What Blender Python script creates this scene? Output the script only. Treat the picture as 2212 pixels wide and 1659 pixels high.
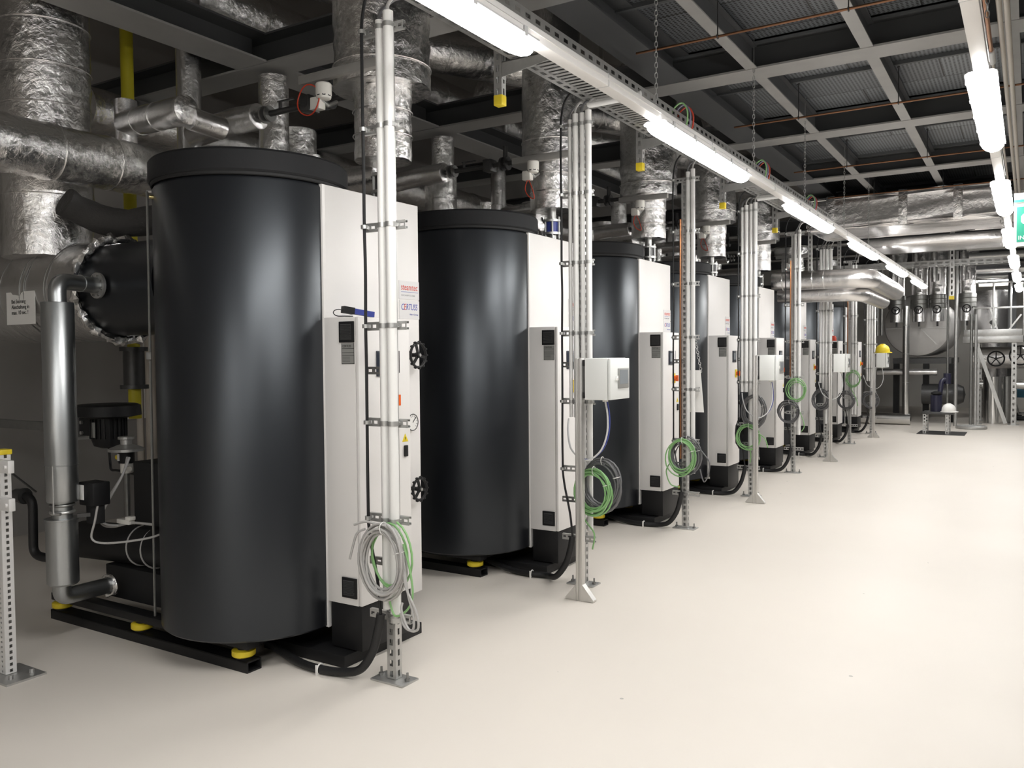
import bpy, bmesh, math, random
from mathutils import Vector, Matrix, Quaternion
for o in list(bpy.data.objects): bpy.data.objects.remove(o, do_unlink=True)
S = bpy.context.scene
COL = S.collection
PI = math.pi
R = random.Random(7)

# ------------------------------------------------------------ camera, world, exposure
cd = bpy.data.cameras.new('camera'); cam = bpy.data.objects.new('camera', cd); COL.objects.link(cam)
cd.sensor_fit = 'HORIZONTAL'; cd.sensor_width = 36.0; cd.lens = 36.0 * 1806.5 / 2212.0
cd.clip_start = 0.05; cd.clip_end = 100
fw = Vector((-0.52622523, 0.84962486, -0.03499442)); rt = Vector((0.85026702, 0.52628921, -0.00810302)); up = Vector((-0.01153266, 0.03401861, 0.99935466))
M = Matrix((rt, up, -fw)).transposed().to_4x4(); M.translation = Vector((0, 0, 1.55)); cam.matrix_world = M
S.camera = cam
W = bpy.data.worlds.new('world'); S.world = W; W.use_nodes = True
W.node_tree.nodes['Background'].inputs[0].default_value = (.8, .85, .9, 1); W.node_tree.nodes['Background'].inputs[1].default_value = .02
S.view_settings.view_transform = 'Standard'; S.view_settings.look = 'None'; S.view_settings.gamma = 1
S.view_settings.use_curve_mapping = False; S.view_settings.exposure = 1.48
LAMP = 17.0          # strength of every tube-light diffuser

# ------------------------------------------------------------ materials
MATS = {}
def srgb(h):
    f = lambda c: c/12.92 if c <= .04045 else ((c+.055)/1.055)**2.4
    return tuple(f(int(h[i:i+2], 16)/255) for i in (0, 2, 4)) + (1,)
def mat(name, col, rough=.5, metal=0, bump=0, bscale=30, var=0, vscale=4, spec=.5, emit=0, kind='noise', coat=0, detail=4, stretch=(1,1,1), rvar=0):
    if name in MATS: return MATS[name]
    m = bpy.data.materials.new(name); m.use_nodes = True; nt = m.node_tree; b = nt.nodes['Principled BSDF']
    c = srgb(col) if isinstance(col, str) else col
    b.inputs['Base Color'].default_value = c; b.inputs['Roughness'].default_value = rough; b.inputs['Metallic'].default_value = metal
    b.inputs['Specular IOR Level'].default_value = spec
    if coat: b.inputs['Coat Weight'].default_value = coat; b.inputs['Coat Roughness'].default_value = .25
    if emit:
        b.inputs['Emission Color'].default_value = c; b.inputs['Emission Strength'].default_value = emit
    if bump or var or rvar:
        tc = nt.nodes.new('ShaderNodeTexCoord'); mp = nt.nodes.new('ShaderNodeMapping'); mp.inputs['Scale'].default_value = stretch
        nt.links.new(tc.outputs['Object'], mp.inputs[0])
    if bump:
        if kind == 'foil':
            n = nt.nodes.new('ShaderNodeTexNoise'); n.inputs['Scale'].default_value = bscale; n.inputs['Detail'].default_value = 5; n.inputs['Roughness'].default_value = .62; n.inputs['Distortion'].default_value = .8
            v = nt.nodes.new('ShaderNodeTexVoronoi'); v.inputs['Scale'].default_value = bscale*.55; v.feature = 'SMOOTH_F1'
            nt.links.new(mp.outputs[0], v.inputs['Vector'])
            ad = nt.nodes.new('ShaderNodeMath'); ad.operation = 'ADD'
            nt.links.new(mp.outputs[0], n.inputs['Vector']); nt.links.new(n.outputs[0], ad.inputs[0]); nt.links.new(v.outputs['Distance'], ad.inputs[1]); h = ad.outputs[0]
        else:
            n = nt.nodes.new('ShaderNodeTexNoise'); n.inputs['Scale'].default_value = bscale; n.inputs['Detail'].default_value = detail
            nt.links.new(mp.outputs[0], n.inputs['Vector']); h = n.outputs[0]
        bp = nt.nodes.new('ShaderNodeBump'); bp.inputs['Strength'].default_value = bump; bp.inputs['Distance'].default_value = .02
        nt.links.new(h, bp.inputs['Height']); nt.links.new(bp.outputs[0], b.inputs['Normal'])
    if var or rvar:
        n2 = nt.nodes.new('ShaderNodeTexNoise'); n2.inputs['Scale'].default_value = vscale; n2.inputs['Detail'].default_value = 5
        nt.links.new(mp.outputs[0], n2.inputs['Vector'])
    if var:
        mx = nt.nodes.new('ShaderNodeMix'); mx.data_type = 'RGBA'; mx.inputs[6].default_value = c
        mx.inputs[7].default_value = tuple(x*(1-var) for x in c[:3]) + (1,)
        nt.links.new(n2.outputs[0], mx.inputs[0]); nt.links.new(mx.outputs[2], b.inputs['Base Color'])
    if rvar:
        mr = nt.nodes.new('ShaderNodeMapRange'); mr.inputs[3].default_value = rough-rvar; mr.inputs[4].default_value = rough+rvar
        nt.links.new(n2.outputs[0], mr.inputs[0]); nt.links.new(mr.outputs[0], b.inputs['Roughness'])
    MATS[name] = m; return m
WHITE = mat('white_powder_coat', (.80, .78, .765, 1), .42, var=.03)
BLACKB = mat('black_boiler_enamel', (.0065, .007, .009, 1), .36, spec=.8)
BLACKB.node_tree.nodes['Principled BSDF'].inputs['Specular Tint'].default_value = (.86, .93, 1, 1)
BLACK = mat('black_paint', (.010, .010, .011, 1), .5, spec=.35)
RIMB = mat('black_rim_rubber', (.013, .0135, .015, 1), .65, spec=.25, bump=.05, bscale=60)
BLACKM = mat('black_matt', (.009, .009, .010, 1), .7)
RUBBER = mat('black_rubber', (.010, .010, .011, 1), .5, bump=.1, bscale=120)
FOIL = mat('crumpled_foil', (.94, .93, .925, 1), .26, 1, bump=.40, bscale=24, kind='foil', var=.12, vscale=3)
FOIL2 = mat('smooth_foil_wrap', (.88, .87, .87, 1), .27, 1, bump=.24, bscale=17, kind='foil', var=.15, vscale=3)
ALUJ = mat('aluminium_jacket', (.78, .78, .77, 1), .2, 1, bump=.05, bscale=6)
GALV = mat('galvanised_steel', (.62, .62, .61, 1), .42, .85, var=.25, vscale=25)
SILV = mat('silver_steel_pipe', (.52, .54, .55, 1), .36, 1, bump=.02, bscale=200, var=.1)
STEEL = mat('worn_grey_steel', (.34, .34, .33, 1), .4, .8, var=.3, vscale=20)
DARKST = mat('dark_fitting_steel', (.10, .10, .10, 1), .4, .6, var=.3, vscale=20)
CONDUIT = mat('grey_white_conduit', (.77, .765, .75, 1), .35)
ALU = mat('anodised_aluminium', (.58, .57, .55, 1), .34, .8)
YELLOW = mat('yellow_plastic', (.78, .60, .03, 1), .45)
YELPIPE = mat('yellow_gas_pipe', (.55, .48, .02, 1), .5)
BOXW = mat('pale_box_enamel', (.77, .785, .77, 1), .4)
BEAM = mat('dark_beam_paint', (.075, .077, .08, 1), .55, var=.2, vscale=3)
FLANGE = mat('beam_paint_lit_below', (.36, .355, .345, 1), .6, var=.22, vscale=5)  # beam paint lightened: light from below painted into the bottom flanges
DECKS = mat('ceiling_rib_steel', (.10, .105, .11, 1), .6)
TRUNK = mat('white_trunking', (.82, .80, .78, 1), .4)
LGREY = mat('lamp_housing_grey', (.62, .62, .62, 1), .4)
GLOW = mat('lit_diffuser', (1, .985, .955, 1), .5, emit=LAMP)
COPPER = mat('copper_pipe', (.56, .25, .12, 1), .3, 1, var=.35, vscale=6)
COPPERD = mat('tarnished_copper_pipe', (.33, .17, .10, 1), .4, 1, var=.6, vscale=4)
GREEN = mat('green_cable', (.24, .46, .19, 1), .4)
GREYC = mat('grey_cable', (.42, .41, .40, 1), .4)
DGREYC = mat('dark_grey_cable', (.13, .13, .135, 1), .4)
RED = mat('red_cable', (.55, .05, .02, 1), .4)
ORANGE = mat('orange_switch', (.75, .12, .01, 1), .35)
VIOLET = mat('violet_cable', (.22, .19, .30, 1), .4)
CREAM = mat('cream_plastic', (.80, .78, .73, 1), .45)
SCREEN = mat('screen_glass', (.25, .27, .29, 1), .15, spec=.6)
SCRD = mat('dark_screen', (.03, .035, .05, 1), .2)
PLATEG = mat('grey_name_plate', (.26, .26, .25, 1), .45)
BLUEI = mat('blue_ink', (.03, .06, .38, 1), .5)
REDI = mat('red_ink', (.62, .06, .03, 1), .5)
GREYI = mat('grey_ink', (.35, .35, .36, 1), .5)
BLACKI = mat('black_ink', (.01, .01, .01, 1), .5)
GREENS = mat('green_sign', (.01, .25, .16, 1), .4)
PAPER = mat('white_paper', (.80, .79, .77, 1), .6)
SIGNW = mat('silver_white_sign', (.72, .71, .71, 1), .35)
BLUEP = mat('blue_plastic', (.04, .06, .30, 1), .4)
NAVY = mat('navy_pump_paint', (.015, .015, .035, 1), .35)
PIPEBEIGE = mat('beige_painted_pipe', (.50, .46, .41, 1), .5)
BRASS = mat('brass', (.6, .5, .25, 1), .35, 1)

def floor_mat():
    m = bpy.data.materials.new('cream_epoxy_floor'); m.use_nodes = True; nt = m.node_tree; b = nt.nodes['Principled BSDF']
    tc = nt.nodes.new('ShaderNodeTexCoord'); n = nt.nodes.new('ShaderNodeTexNoise'); n.inputs['Scale'].default_value = .55; n.inputs['Detail'].default_value = 6
    nt.links.new(tc.outputs['Object'], n.inputs['Vector'])
    mx = nt.nodes.new('ShaderNodeMix'); mx.data_type = 'RGBA'; mx.inputs[6].default_value = (.775, .725, .665, 1); mx.inputs[7].default_value = (.70, .65, .59, 1)
    nt.links.new(n.outputs[0], mx.inputs[0])
    v = nt.nodes.new('ShaderNodeTexVoronoi'); v.inputs['Scale'].default_value = 2.2; nt.links.new(tc.outputs['Object'], v.inputs['Vector'])
    cr = nt.nodes.new('ShaderNodeMath'); cr.operation = 'LESS_THAN'; cr.inputs[1].default_value = .022; nt.links.new(v.outputs['Distance'], cr.inputs[0])
    m2 = nt.nodes.new('ShaderNodeMix'); m2.data_type = 'RGBA'; m2.inputs[7].default_value = (.45, .43, .40, 1)
    nt.links.new(cr.outputs[0], m2.inputs[0]); nt.links.new(mx.outputs[2], m2.inputs[6]); nt.links.new(m2.outputs[2], b.inputs['Base Color'])
    mr = nt.nodes.new('ShaderNodeMapRange'); mr.inputs[3].default_value = .38; mr.inputs[4].default_value = .55
    nt.links.new(n.outputs[0], mr.inputs[0]); nt.links.new(mr.outputs[0], b.inputs['Roughness'])
    bp = nt.nodes.new('ShaderNodeBump'); bp.inputs['Strength'].default_value = .06; n3 = nt.nodes.new('ShaderNodeTexNoise'); n3.inputs['Scale'].default_value = 5
    nt.links.new(tc.outputs['Object'], n3.inputs['Vector']); nt.links.new(n3.outputs[0], bp.inputs['Height']); nt.links.new(bp.outputs[0], b.inputs['Normal'])
    b.inputs['Specular IOR Level'].default_value = .3
    return m
def deck_mat():
    m = bpy.data.materials.new('perforated_ceiling_deck'); m.use_nodes = True; nt = m.node_tree; b = nt.nodes['Principled BSDF']
    tc = nt.nodes.new('ShaderNodeTexCoord')
    mp = nt.nodes.new('ShaderNodeMapping'); mp.inputs['Scale'].default_value = (34, 34, 0); nt.links.new(tc.outputs['Object'], mp.inputs[0])
    v = nt.nodes.new('ShaderNodeTexVoronoi'); v.inputs['Scale'].default_value = 1; v.inputs['Randomness'].default_value = 0; nt.links.new(mp.outputs[0], v.inputs['Vector'])
    lt = nt.nodes.new('ShaderNodeMath'); lt.operation = 'LESS_THAN'; lt.inputs[1].default_value = .3; nt.links.new(v.outputs['Distance'], lt.inputs[0])
    br = nt.nodes.new('ShaderNodeTexBrick'); br.inputs['Color1'].default_value = (.27, .29, .31, 1); br.inputs['Color2'].default_value = (.12, .13, .145, 1); br.inputs['Mortar'].default_value = (.03, .03, .03, 1)
    br.inputs['Scale'].default_value = 1; br.inputs['Brick Width'].default_value = 1.25; br.inputs['Row Height'].default_value = .6; br.inputs['Mortar Size'].default_value = .006
    nt.links.new(tc.outputs['Object'], br.inputs['Vector'])
    mx = nt.nodes.new('ShaderNodeMix'); mx.data_type = 'RGBA'; mx.inputs[7].default_value = (.02, .02, .022, 1)
    nt.links.new(lt.outputs[0], mx.inputs[0]); nt.links.new(br.outputs[0], mx.inputs[6]); nt.links.new(mx.outputs[2], b.inputs['Base Color'])
    b.inputs['Roughness'].default_value = .5; b.inputs['Metallic'].default_value = .2
    return m
FLOORM = floor_mat(); DECKM = deck_mat()
WALLM = mat('grey_wall_paint', (.33, .315, .30, 1), .8, var=.25, vscale=1.2)
WALLW = mat('pale_wall_paint', (.80, .78, .74, 1), .8, var=.1)

# ------------------------------------------------------------ mesh builder
class MB:
    def __init__(s): s.bm = bmesh.new(); s.mi = 0
    def _f(s, vs):
        try: f = s.bm.faces.new(vs); f.material_index = s.mi; return f
        except ValueError: return None
    def box(s, x0, x1, y0, y1, z0, z1):
        v = [s.bm.verts.new((x, y, z)) for x in (x0, x1) for y in (y0, y1) for z in (z0, z1)]
        for q in ((0,1,3,2), (4,6,7,5), (0,4,5,1), (2,3,7,6), (0,2,6,4), (1,5,7,3)): s._f([v[i] for i in q])
        return s
    def bbox(s, x0, x1, y0, y1, z0, z1, b=.004):
        n = len(s.bm.faces); b0 = set(s.bm.edges); s.box(x0, x1, y0, y1, z0, z1)
        es = [e for e in s.bm.edges if e not in b0]
        r = bmesh.ops.bevel(s.bm, geom=es, offset=b, segments=2, affect='EDGES', profile=.5)
        for f in r['faces']: f.material_index = s.mi
        return s
    def obox(s, c, ex, ey, ez, hx, hy, hz):   # oriented box
        c = Vector(c); ex, ey, ez = Vector(ex).normalized()*hx, Vector(ey).normalized()*hy, Vector(ez).normalized()*hz
        v = [s.bm.verts.new(c+a*ex+b*ey+d*ez) for a in (-1,1) for b in (-1,1) for d in (-1,1)]
        for q in ((0,1,3,2), (4,6,7,5), (0,4,5,1), (2,3,7,6), (0,2,6,4), (1,5,7,3)): s._f([v[i] for i in q])
        return s
    def bar(s, p0, p1, w, h, upv=(0,0,1)):
        p0, p1 = Vector(p0), Vector(p1); d = (p1-p0); L = d.length; d.normalize(); u = Vector(upv)
        if abs(d.dot(u)) > .98: u = Vector((0,1,0))
        sx = d.cross(u).normalized(); u = sx.cross(d)
        return s.obox((p0+p1)/2, d, sx, u, L/2, w/2, h/2)
    def cyl(s, p0, p1, r, seg=20, r2=None, cap=True):
        p0, p1 = Vector(p0), Vector(p1); d = (p1-p0).normalized()
        a = d.orthogonal().normalized(); b = d.cross(a); r2 = r if r2 is None else r2
        A = [s.bm.verts.new(p0+(a*math.cos(t)+b*math.sin(t))*r) for t in [2*PI*i/seg for i in range(seg)]]
        B = [s.bm.verts.new(p1+(a*math.cos(t)+b*math.sin(t))*r2) for t in [2*PI*i/seg for i in range(seg)]]
        for i in range(seg): s._f((A[i], A[(i+1)%seg], B[(i+1)%seg], B[i]))
        if cap: s._f(A[::-1]); s._f(B)
        return s
    def tube(s, path, r, seg=8, cap=True, radii=None):
        P = [Vector(p) for p in path]; n = len(P); rings = []; a = None
        for i in range(n):
            d = (P[min(i+1, n-1)]-P[max(i-1, 0)]).normalized()
            if a is None: a = d.orthogonal().normalized()
            else:
                a = a - d*a.dot(d)
                a = a.normalized() if a.length > 1e-6 else d.orthogonal().normalized()
            b = d.cross(a); rr = radii[i] if radii else r
            rings.append([s.bm.verts.new(P[i]+(a*math.cos(2*PI*k/seg)+b*math.sin(2*PI*k/seg))*rr) for k in range(seg)])
        for A, B in zip(rings, rings[1:]):
            for k in range(seg): s._f((A[k], A[(k+1)%seg], B[(k+1)%seg], B[k]))
        if cap: s._f(rings[0][::-1]); s._f(rings[-1])
        return s
    def lathe(s, prof, c=(0,0,0), axis=(0,0,1), seg=32, closed=True):
        d = Vector(axis).normalized(); a = d.orthogonal().normalized(); b = d.cross(a); c = Vector(c); rings = []
        for r, z in prof:
            if r < 1e-6: rings.append([s.bm.verts.new(c+d*z)])
            else: rings.append([s.bm.verts.new(c+d*z+(a*math.cos(2*PI*k/seg)+b*math.sin(2*PI*k/seg))*r) for k in range(seg)])
        for A, B in zip(rings, rings[1:]):
            for k in range(seg):
                k2 = (k+1)%seg
                if len(A) == 1 and len(B) == 1: continue
                if len(A) == 1: s._f((A[0], B[k2], B[k]))
                elif len(B) == 1: s._f((A[k], A[k2], B[0]))
                else: s._f((A[k], A[k2], B[k2], B[k]))
        return s
    def torus(s, c, n, Rr, r, seg=32, sides=8, wob=0, rnd=None, a0=0, a1=2*PI):
        d = Vector(n).normalized(); a = d.orthogonal().normalized(); b = d.cross(a); c = Vector(c); full = abs(a1-a0-2*PI) < 1e-6; rings = []
        for i in range(seg if full else seg+1):
            t = a0+(a1-a0)*i/seg; e = a*math.cos(t)+b*math.sin(t)
            w = 1+(rnd.uniform(-wob, wob) if wob else 0)
            rings.append([s.bm.verts.new(c+e*Rr+(e*math.cos(2*PI*k/sides)+d*math.sin(2*PI*k/sides))*r*(w if not wob else w+rnd.uniform(-wob, wob))) for k in range(sides)])
        m = len(rings)
        for i in range(m if full else m-1):
            A, B = rings[i], rings[(i+1)%m]
            for k in range(sides): s._f((A[k], B[k], B[(k+1)%sides], A[(k+1)%sides]))
        return s
    def prism(s, pts, axis, lo, hi):
        def P(p, t): return {'X': (t, p[0], p[1]), 'Y': (p[0], t, p[1]), 'Z': (p[0], p[1], t)}[axis]
        A = [s.bm.verts.new(P(p, lo)) for p in pts]; B = [s.bm.verts.new(P(p, hi)) for p in pts]; n = len(pts)
        for i in range(n): s._f((A[i], A[(i+1)%n], B[(i+1)%n], B[i]))
        s._f(A[::-1]); s._f(B); return s
    # perforated strip lying in plane (u along length, v across), thickness t along w
    def strip(s, o, u, v, w, L, wd, t, pitch=.05, slot=.028, hole=.4):
        o, u, v, w = Vector(o), Vector(u), Vector(v), Vector(w); h = wd*hole/2; e = wd/2-h
        for sg in (-1, 1): s.obox(o+u*L/2+v*sg*(h+e/2), u, v, w, L/2, e/2, t/2)
        n = max(1, int(L/pitch)); p = L/n; bl = p-slot*p/pitch
        for i in range(n+1):
            x0 = max(0, i*p-bl/2); x1 = min(L, i*p+bl/2)
            s.obox(o+u*(x0+x1)/2, u, v, w, (x1-x0)/2, h, t/2)
        return s
    def strut(s, o, u, f, L, wd=.041, dp=.021, pitch=.05, slot=.03, side_slots=False):
        # slotted C channel: web faces f, lips behind
        o, u, f = Vector(o), Vector(u).normalized(), Vector(f).normalized(); v = f.cross(u)
        s.strip(o, u, v, f, L, wd, .0025, pitch, slot)
        for sg in (-1, 1):
            if side_slots: s.strip(o+v*sg*wd/2-f*dp/2, u, f, v, L, dp, .0025, pitch, slot, .3)
            else: s.obox(o+u*L/2+v*sg*wd/2-f*dp/2, u, f, v, L/2, dp/2, .00125)
            s.obox(o+u*L/2+v*sg*(wd/2-.005)-f*dp, u, v, f, L/2, .005, .00125)
        return s
    def build(s, name, mats, parent=None, loc=None, ang=.6):
        bm = s.bm; bmesh.ops.recalc_face_normals(bm, faces=bm.faces[:])
        for f in bm.faces: f.smooth = True
        for e in bm.edges:
            if len(e.link_faces) != 2 or e.calc_face_angle(9) > ang: e.smooth = False
        me = bpy.data.meshes.new(name)
        if loc is not None: bmesh.ops.translate(bm, verts=bm.verts[:], vec=-Vector(loc))
        bm.to_mesh(me); bm.free()
        for m in (mats if isinstance(mats, (list, tuple)) else [mats]): me.materials.append(m)
        o = bpy.data.objects.new(name, me); COL.objects.link(o)
        if loc is not None: o.location = loc
        if parent is not None:
            o.parent = parent
        return o
def tag(o, label, cat, group=None, kind=None):
    if label: o['label'] = label
    if cat: o['category'] = cat
    if group: o['group'] = group
    if kind: o['kind'] = kind
    return o
def thing(name, loc, label, cat, group=None):
    o = bpy.data.objects.new(name, None); o.empty_display_size = .1; COL.objects.link(o); o.location = loc
    return tag(o, label, cat, group)
class Rel:
    """builds parts in world coordinates under an Empty that stands at loc"""
    def __init__(s, root): s.root = root; s.o = Vector(root.location)
    def __call__(s, mb, name, mats, parent=None, ang=.6, label=None):
        bmesh.ops.translate(mb.bm, verts=mb.bm.verts[:], vec=-s.o)
        o = mb.build(name, mats, parent or s.root, ang=ang)
        if label: o['label'] = label
        return o
def struct(o): o['kind'] = 'structure'; return o
def copy_tree(o, parent=None):
    c = o.copy(); COL.objects.link(c)
    if parent is not None: c.parent = parent
    for ch in list(o.children): copy_tree(ch, c)
    return c
def text(body, size, org, mat_, face='X', shear=0, ext=.0006, squash=1, align='LEFT'):
    cu = bpy.data.curves.new('t', 'FONT'); cu.body = body; cu.size = size; cu.extrude = ext; cu.shear = shear; cu.align_x = align
    t = bpy.data.objects.new('t', cu); COL.objects.link(t); dg = bpy.context.evaluated_depsgraph_get()
    me = bpy.data.meshes.new_from_object(t.evaluated_get(dg)); bpy.data.objects.remove(t, do_unlink=True)
    rot = {'X': Matrix.Rotation(PI/2, 4, 'Z') @ Matrix.Rotation(PI/2, 4, 'X'), '-Y': Matrix.Rotation(PI/2, 4, 'X')}[face]
    me.transform(Matrix.Translation(org) @ rot @ Matrix.Diagonal((squash, 1, 1, 1)))
    bm = bmesh.new(); bm.from_mesh(me); bpy.data.meshes.remove(me); mb = MB(); mb.bm = bm
    for f in bm.faces: f.material_index = 0
    return mb
def smooth_path(pts, n=6):
    P = [Vector(p) for p in pts]; out = []
    for i in range(len(P)-1):
        a, b, c, d = P[max(i-1, 0)], P[i], P[i+1], P[min(i+2, len(P)-1)]
        for k in range(n):
            t = k/n
            out.append(.5*((2*b)+(c-a)*t+(2*a-5*b+4*c-d)*t*t+(3*b-a-3*c+d)*t**3))
    out.append(P[-1]); return out
def elbow_path(pts, rad, n=6):
    P = [Vector(p) for p in pts]; out = [P[0]]
    for i in range(1, len(P)-1):
        a = (P[i-1]-P[i]).normalized(); b = (P[i+1]-P[i]).normalized()
        r = min(rad, (P[i-1]-P[i]).length*.49, (P[i+1]-P[i]).length*.49)
        s, e = P[i]+a*r, P[i]+b*r
        for k in range(n+1):
            t = k/n; out.append((1-t)**2*s+2*t*(1-t)*P[i]+t*t*e)
    out.append(P[-1]); return out
ORD = ['first', 'second', 'third', 'fourth', 'fifth', 'sixth', 'seventh', 'eighth', 'ninth', 'tenth']

# ============================================================ THE SETTING
ZC = 3.81; ZU = 5.2
struct(MB().box(-7.6, 4.1, -5.1, 26.1, -.1, 0).build('floor', FLOORM))
struct(MB().box(-2.47, 4.1, -5.1, 26.1, ZC, ZC+.1).build('ceiling', DECKM))
struct(MB().box(-7.6, -2.47, -5.1, 26.1, ZU, ZU+.1).build('ceiling', WALLM))
struct(MB().box(-2.55, -2.47, -5.1, 26.1, ZC, ZU).build('trim_3', DECKS))
struct(MB().box(-7.6, -7.5, -5.1, 26.1, 0, ZU).build('wall_left', WALLM))
WALLD = mat('dark_grey_wall_paint', (.16, .16, .16, 1), .8)
struct(MB().box(4.0, 4.1, -5.1, 26.1, 0, ZC).build('wall_right', WALLD))
struct(MB().box(-7.5, 4.0, 26.0, 26.1, 0, ZU).build('wall_far', WALLW))
struct(MB().box(-7.5, 4.0, -5.1, -5.0, 0, ZU).build('wall_behind', WALLW))
tr = MB().box(-7.5, -7.47, 5.05, 5.17, .95, 2.1).box(-7.5, -7.47, 4.4, 5.05, .95, 1.05).box(-7.5, -7.47, 5.05, 5.17, 2.1, 2.4)
struct(tr.build('trim_1', WALLW))

# ------------------------------------------------------------ lamps: two rows of tube lights on white trunking
def lamp_proto():
    root = thing('tube_light', (0, 0, 0), None, 'tube light')
    L = 1.62
    def sect(y, k, zt, zb):
        w = .066*k; pts = []
        for i in range(9):
            t = PI*i/8; pts.append((-w*math.cos(t)*(1 if 0 < i < 8 else 1), y, zt+(zb-zt)*(math.sin(t)**.7)))
        return pts
    d = MB(); rows = []
    for y, k in ((0, .55), (.02, .8), (.06, .95), (.12, 1), (L-.12, 1), (L-.06, .95), (L-.02, .8), (L, .55)):
        rows.append([d.bm.verts.new(p) for p in sect(y, k, .045, .045-.055*(.6+.4*k))])
    for A, B in zip(rows, rows[1:]):
        for i in range(8): d._f((A[i], A[i+1], B[i+1], B[i]))
        d._f((A[8], A[0], B[0], B[8]))
    d._f(rows[0]); d._f(rows[-1][::-1])
    h = MB().prism([(-.068, -.008), (.068, -.008), (.068, .0), (.05, .010), (-.05, .010), (-.068, .0)], 'Y', .015, L-.015)
    bmesh.ops.translate(h.bm, verts=h.bm.verts[:], vec=(0, 0, .046))
    h.build('housing', LGREY, root)
    d.build('diffuser', GLOW, root)
    for i in range(5):
        y = .12+i*(L-.24)/4
        for s in (-1, 1): MB().box(s*.066-.004, s*.066+.004, y-.012, y+.012, .028, .066).build('clip', LGREY, root)
    [MB().box(-.02, .02, y, y+.04, .0565, .0595).build('mounting_bracket', GALV, root) for y in (.3, L-.34)]
    return root
lp = lamp_proto(); used = False
for row, (x, y0, ks) in (('left', (-1.72, 1.29, range(-2, 6))), ('right', (-.21, 4.49, range(-3, 6)))):
    for k in ks:
        if not used: o = lp; used = True
        else: o = copy_tree(lp)
        o.location = (x, y0+2.95*k, 2.74 if row == 'left' else 2.80)
        side = 'above the boiler fronts' if row == 'left' else 'over the aisle at right'
        if y0+2.95*k+1.6 < (0.4 if row == 'left' else 2.6): lab = f'white tube light of the row {side}, {ORD[-k-1]} one behind the viewer'
        else: lab = f'lit white tube light, {ORD[k] if row == "left" else ORD[k+1 if k<0 else k]} from the front {side}'
        tag(o, lab, 'tube light', f'tube lights {side}')
o = copy_tree(lp); o.location = (.4, 22.45, 3.15); o.rotation_euler = (0, 0, PI/2)
tag(o, 'lit white tube light set across the hall behind the far platform', 'tube light')
def trunk(x, y0, y1, zb, label):
    r = thing('light_trunking', (x, y0, zb), label, 'trunking'); B = Rel(r)
    m = MB().bbox(x-.032, x+.032, y0, y1, zb, zb+.057, .003)
    m.box(x-.036, x+.036, y0, y1, zb+.03, zb+.036)
    B(m, 'channel', TRUNK)
    for k in range(int((y1-y0)/1.5)): B(MB().box(x-.035, x+.035, y0+1.5*k+.6, y0+1.5*k+.606, zb-.0015, zb+.0585), 'joint', LGREY)
trunk(-1.72, -3.0, 17.2, 2.80, 'long white light trunking running above the boiler fronts')
trunk(-.21, -3.0, 21.5, 2.86, 'long white light trunking running over the aisle at right')
def chain(x, y, label, z=2.857):
    m = MB(); i = 0
    while z < ZC-.23:
        n = (1, .3, 0) if i % 2 else (-.3, 1, 0)
        d = Vector(n).normalized(); a = Vector((0, 0, 1)); b = d.cross(a)
        P = [Vector((x, y, z+.017))+a*(.017*math.cos(t))+b*(.0075*math.sin(t)) for t in [2*PI*j/10 for j in range(11)]]
        m.tube(P, .0022, 5, cap=False); z += .0275; i += 1
    m.cyl((x, y, z), (x, y, ZC), .003, 6)
    tag(m.build('hanging_chain', GALV, loc=(x, y, ZC)), label, 'chain', 'chains carrying the light trunking')
for i, y in enumerate((4.27, 6.13, 7.75, 9.6, 11.2)): chain(-1.72, y, f'{ORD[i]} thin steel chain from the front holding the trunking above the boilers')
chain(-.165, 4.0, 'thin steel chain beside the right trunking at the top edge', 2.917)

# ------------------------------------------------------------ ceiling steel
def ibeam(m, p0, p1, w, h, tf=.014, tw=.012):
    p0, p1 = Vector(p0), Vector(p1); d = (p1-p0).normalized(); s = Vector((0, 0, 1)).cross(d); c = (p0+p1)/2; L = (p1-p0).length/2
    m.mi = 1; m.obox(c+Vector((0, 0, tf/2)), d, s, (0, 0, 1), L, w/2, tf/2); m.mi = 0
    m.obox(c+Vector((0, 0, h-tf/2)), d, s, (0, 0, 1), L, w/2, tf/2)
    m.obox(c+Vector((0, 0, h/2)), d, s, (0, 0, 1), L, tw/2, h/2-tf)
    return m
XB = [1.95, 4.26, 6.26, 8.36, 10.53, 12.7, 14.85, 17.0, 19.2, 21.4]
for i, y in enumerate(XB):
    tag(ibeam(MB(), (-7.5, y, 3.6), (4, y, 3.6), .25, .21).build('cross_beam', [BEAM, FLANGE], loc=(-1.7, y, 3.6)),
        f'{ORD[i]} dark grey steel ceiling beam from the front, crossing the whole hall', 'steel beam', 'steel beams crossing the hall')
def joist(x, w, h, label, y1=12.5):
    m = MB(); ys = [-2.5]+[y for y in XB if y < y1+1]
    for a, b in zip(ys, ys[1:]): ibeam(m, (x, a+.126, 3.604), (x, b-.126, 3.604), w, h, .01, .008)
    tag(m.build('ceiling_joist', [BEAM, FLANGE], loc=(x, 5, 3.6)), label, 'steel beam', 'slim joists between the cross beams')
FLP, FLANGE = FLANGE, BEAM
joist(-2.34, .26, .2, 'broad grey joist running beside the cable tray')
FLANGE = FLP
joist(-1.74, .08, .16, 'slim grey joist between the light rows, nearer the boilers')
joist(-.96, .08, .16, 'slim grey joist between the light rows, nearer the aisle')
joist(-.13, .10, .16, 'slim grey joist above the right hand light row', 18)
m = MB()
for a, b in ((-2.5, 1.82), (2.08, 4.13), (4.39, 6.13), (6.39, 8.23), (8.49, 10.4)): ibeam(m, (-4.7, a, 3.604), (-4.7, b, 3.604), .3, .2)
tag(m.build('ceiling_joist', [BEAM, FLANGE], loc=(-4.7, 3, 3.6)), 'broad grey beam running over the boilers at the top left', 'steel beam')
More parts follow.
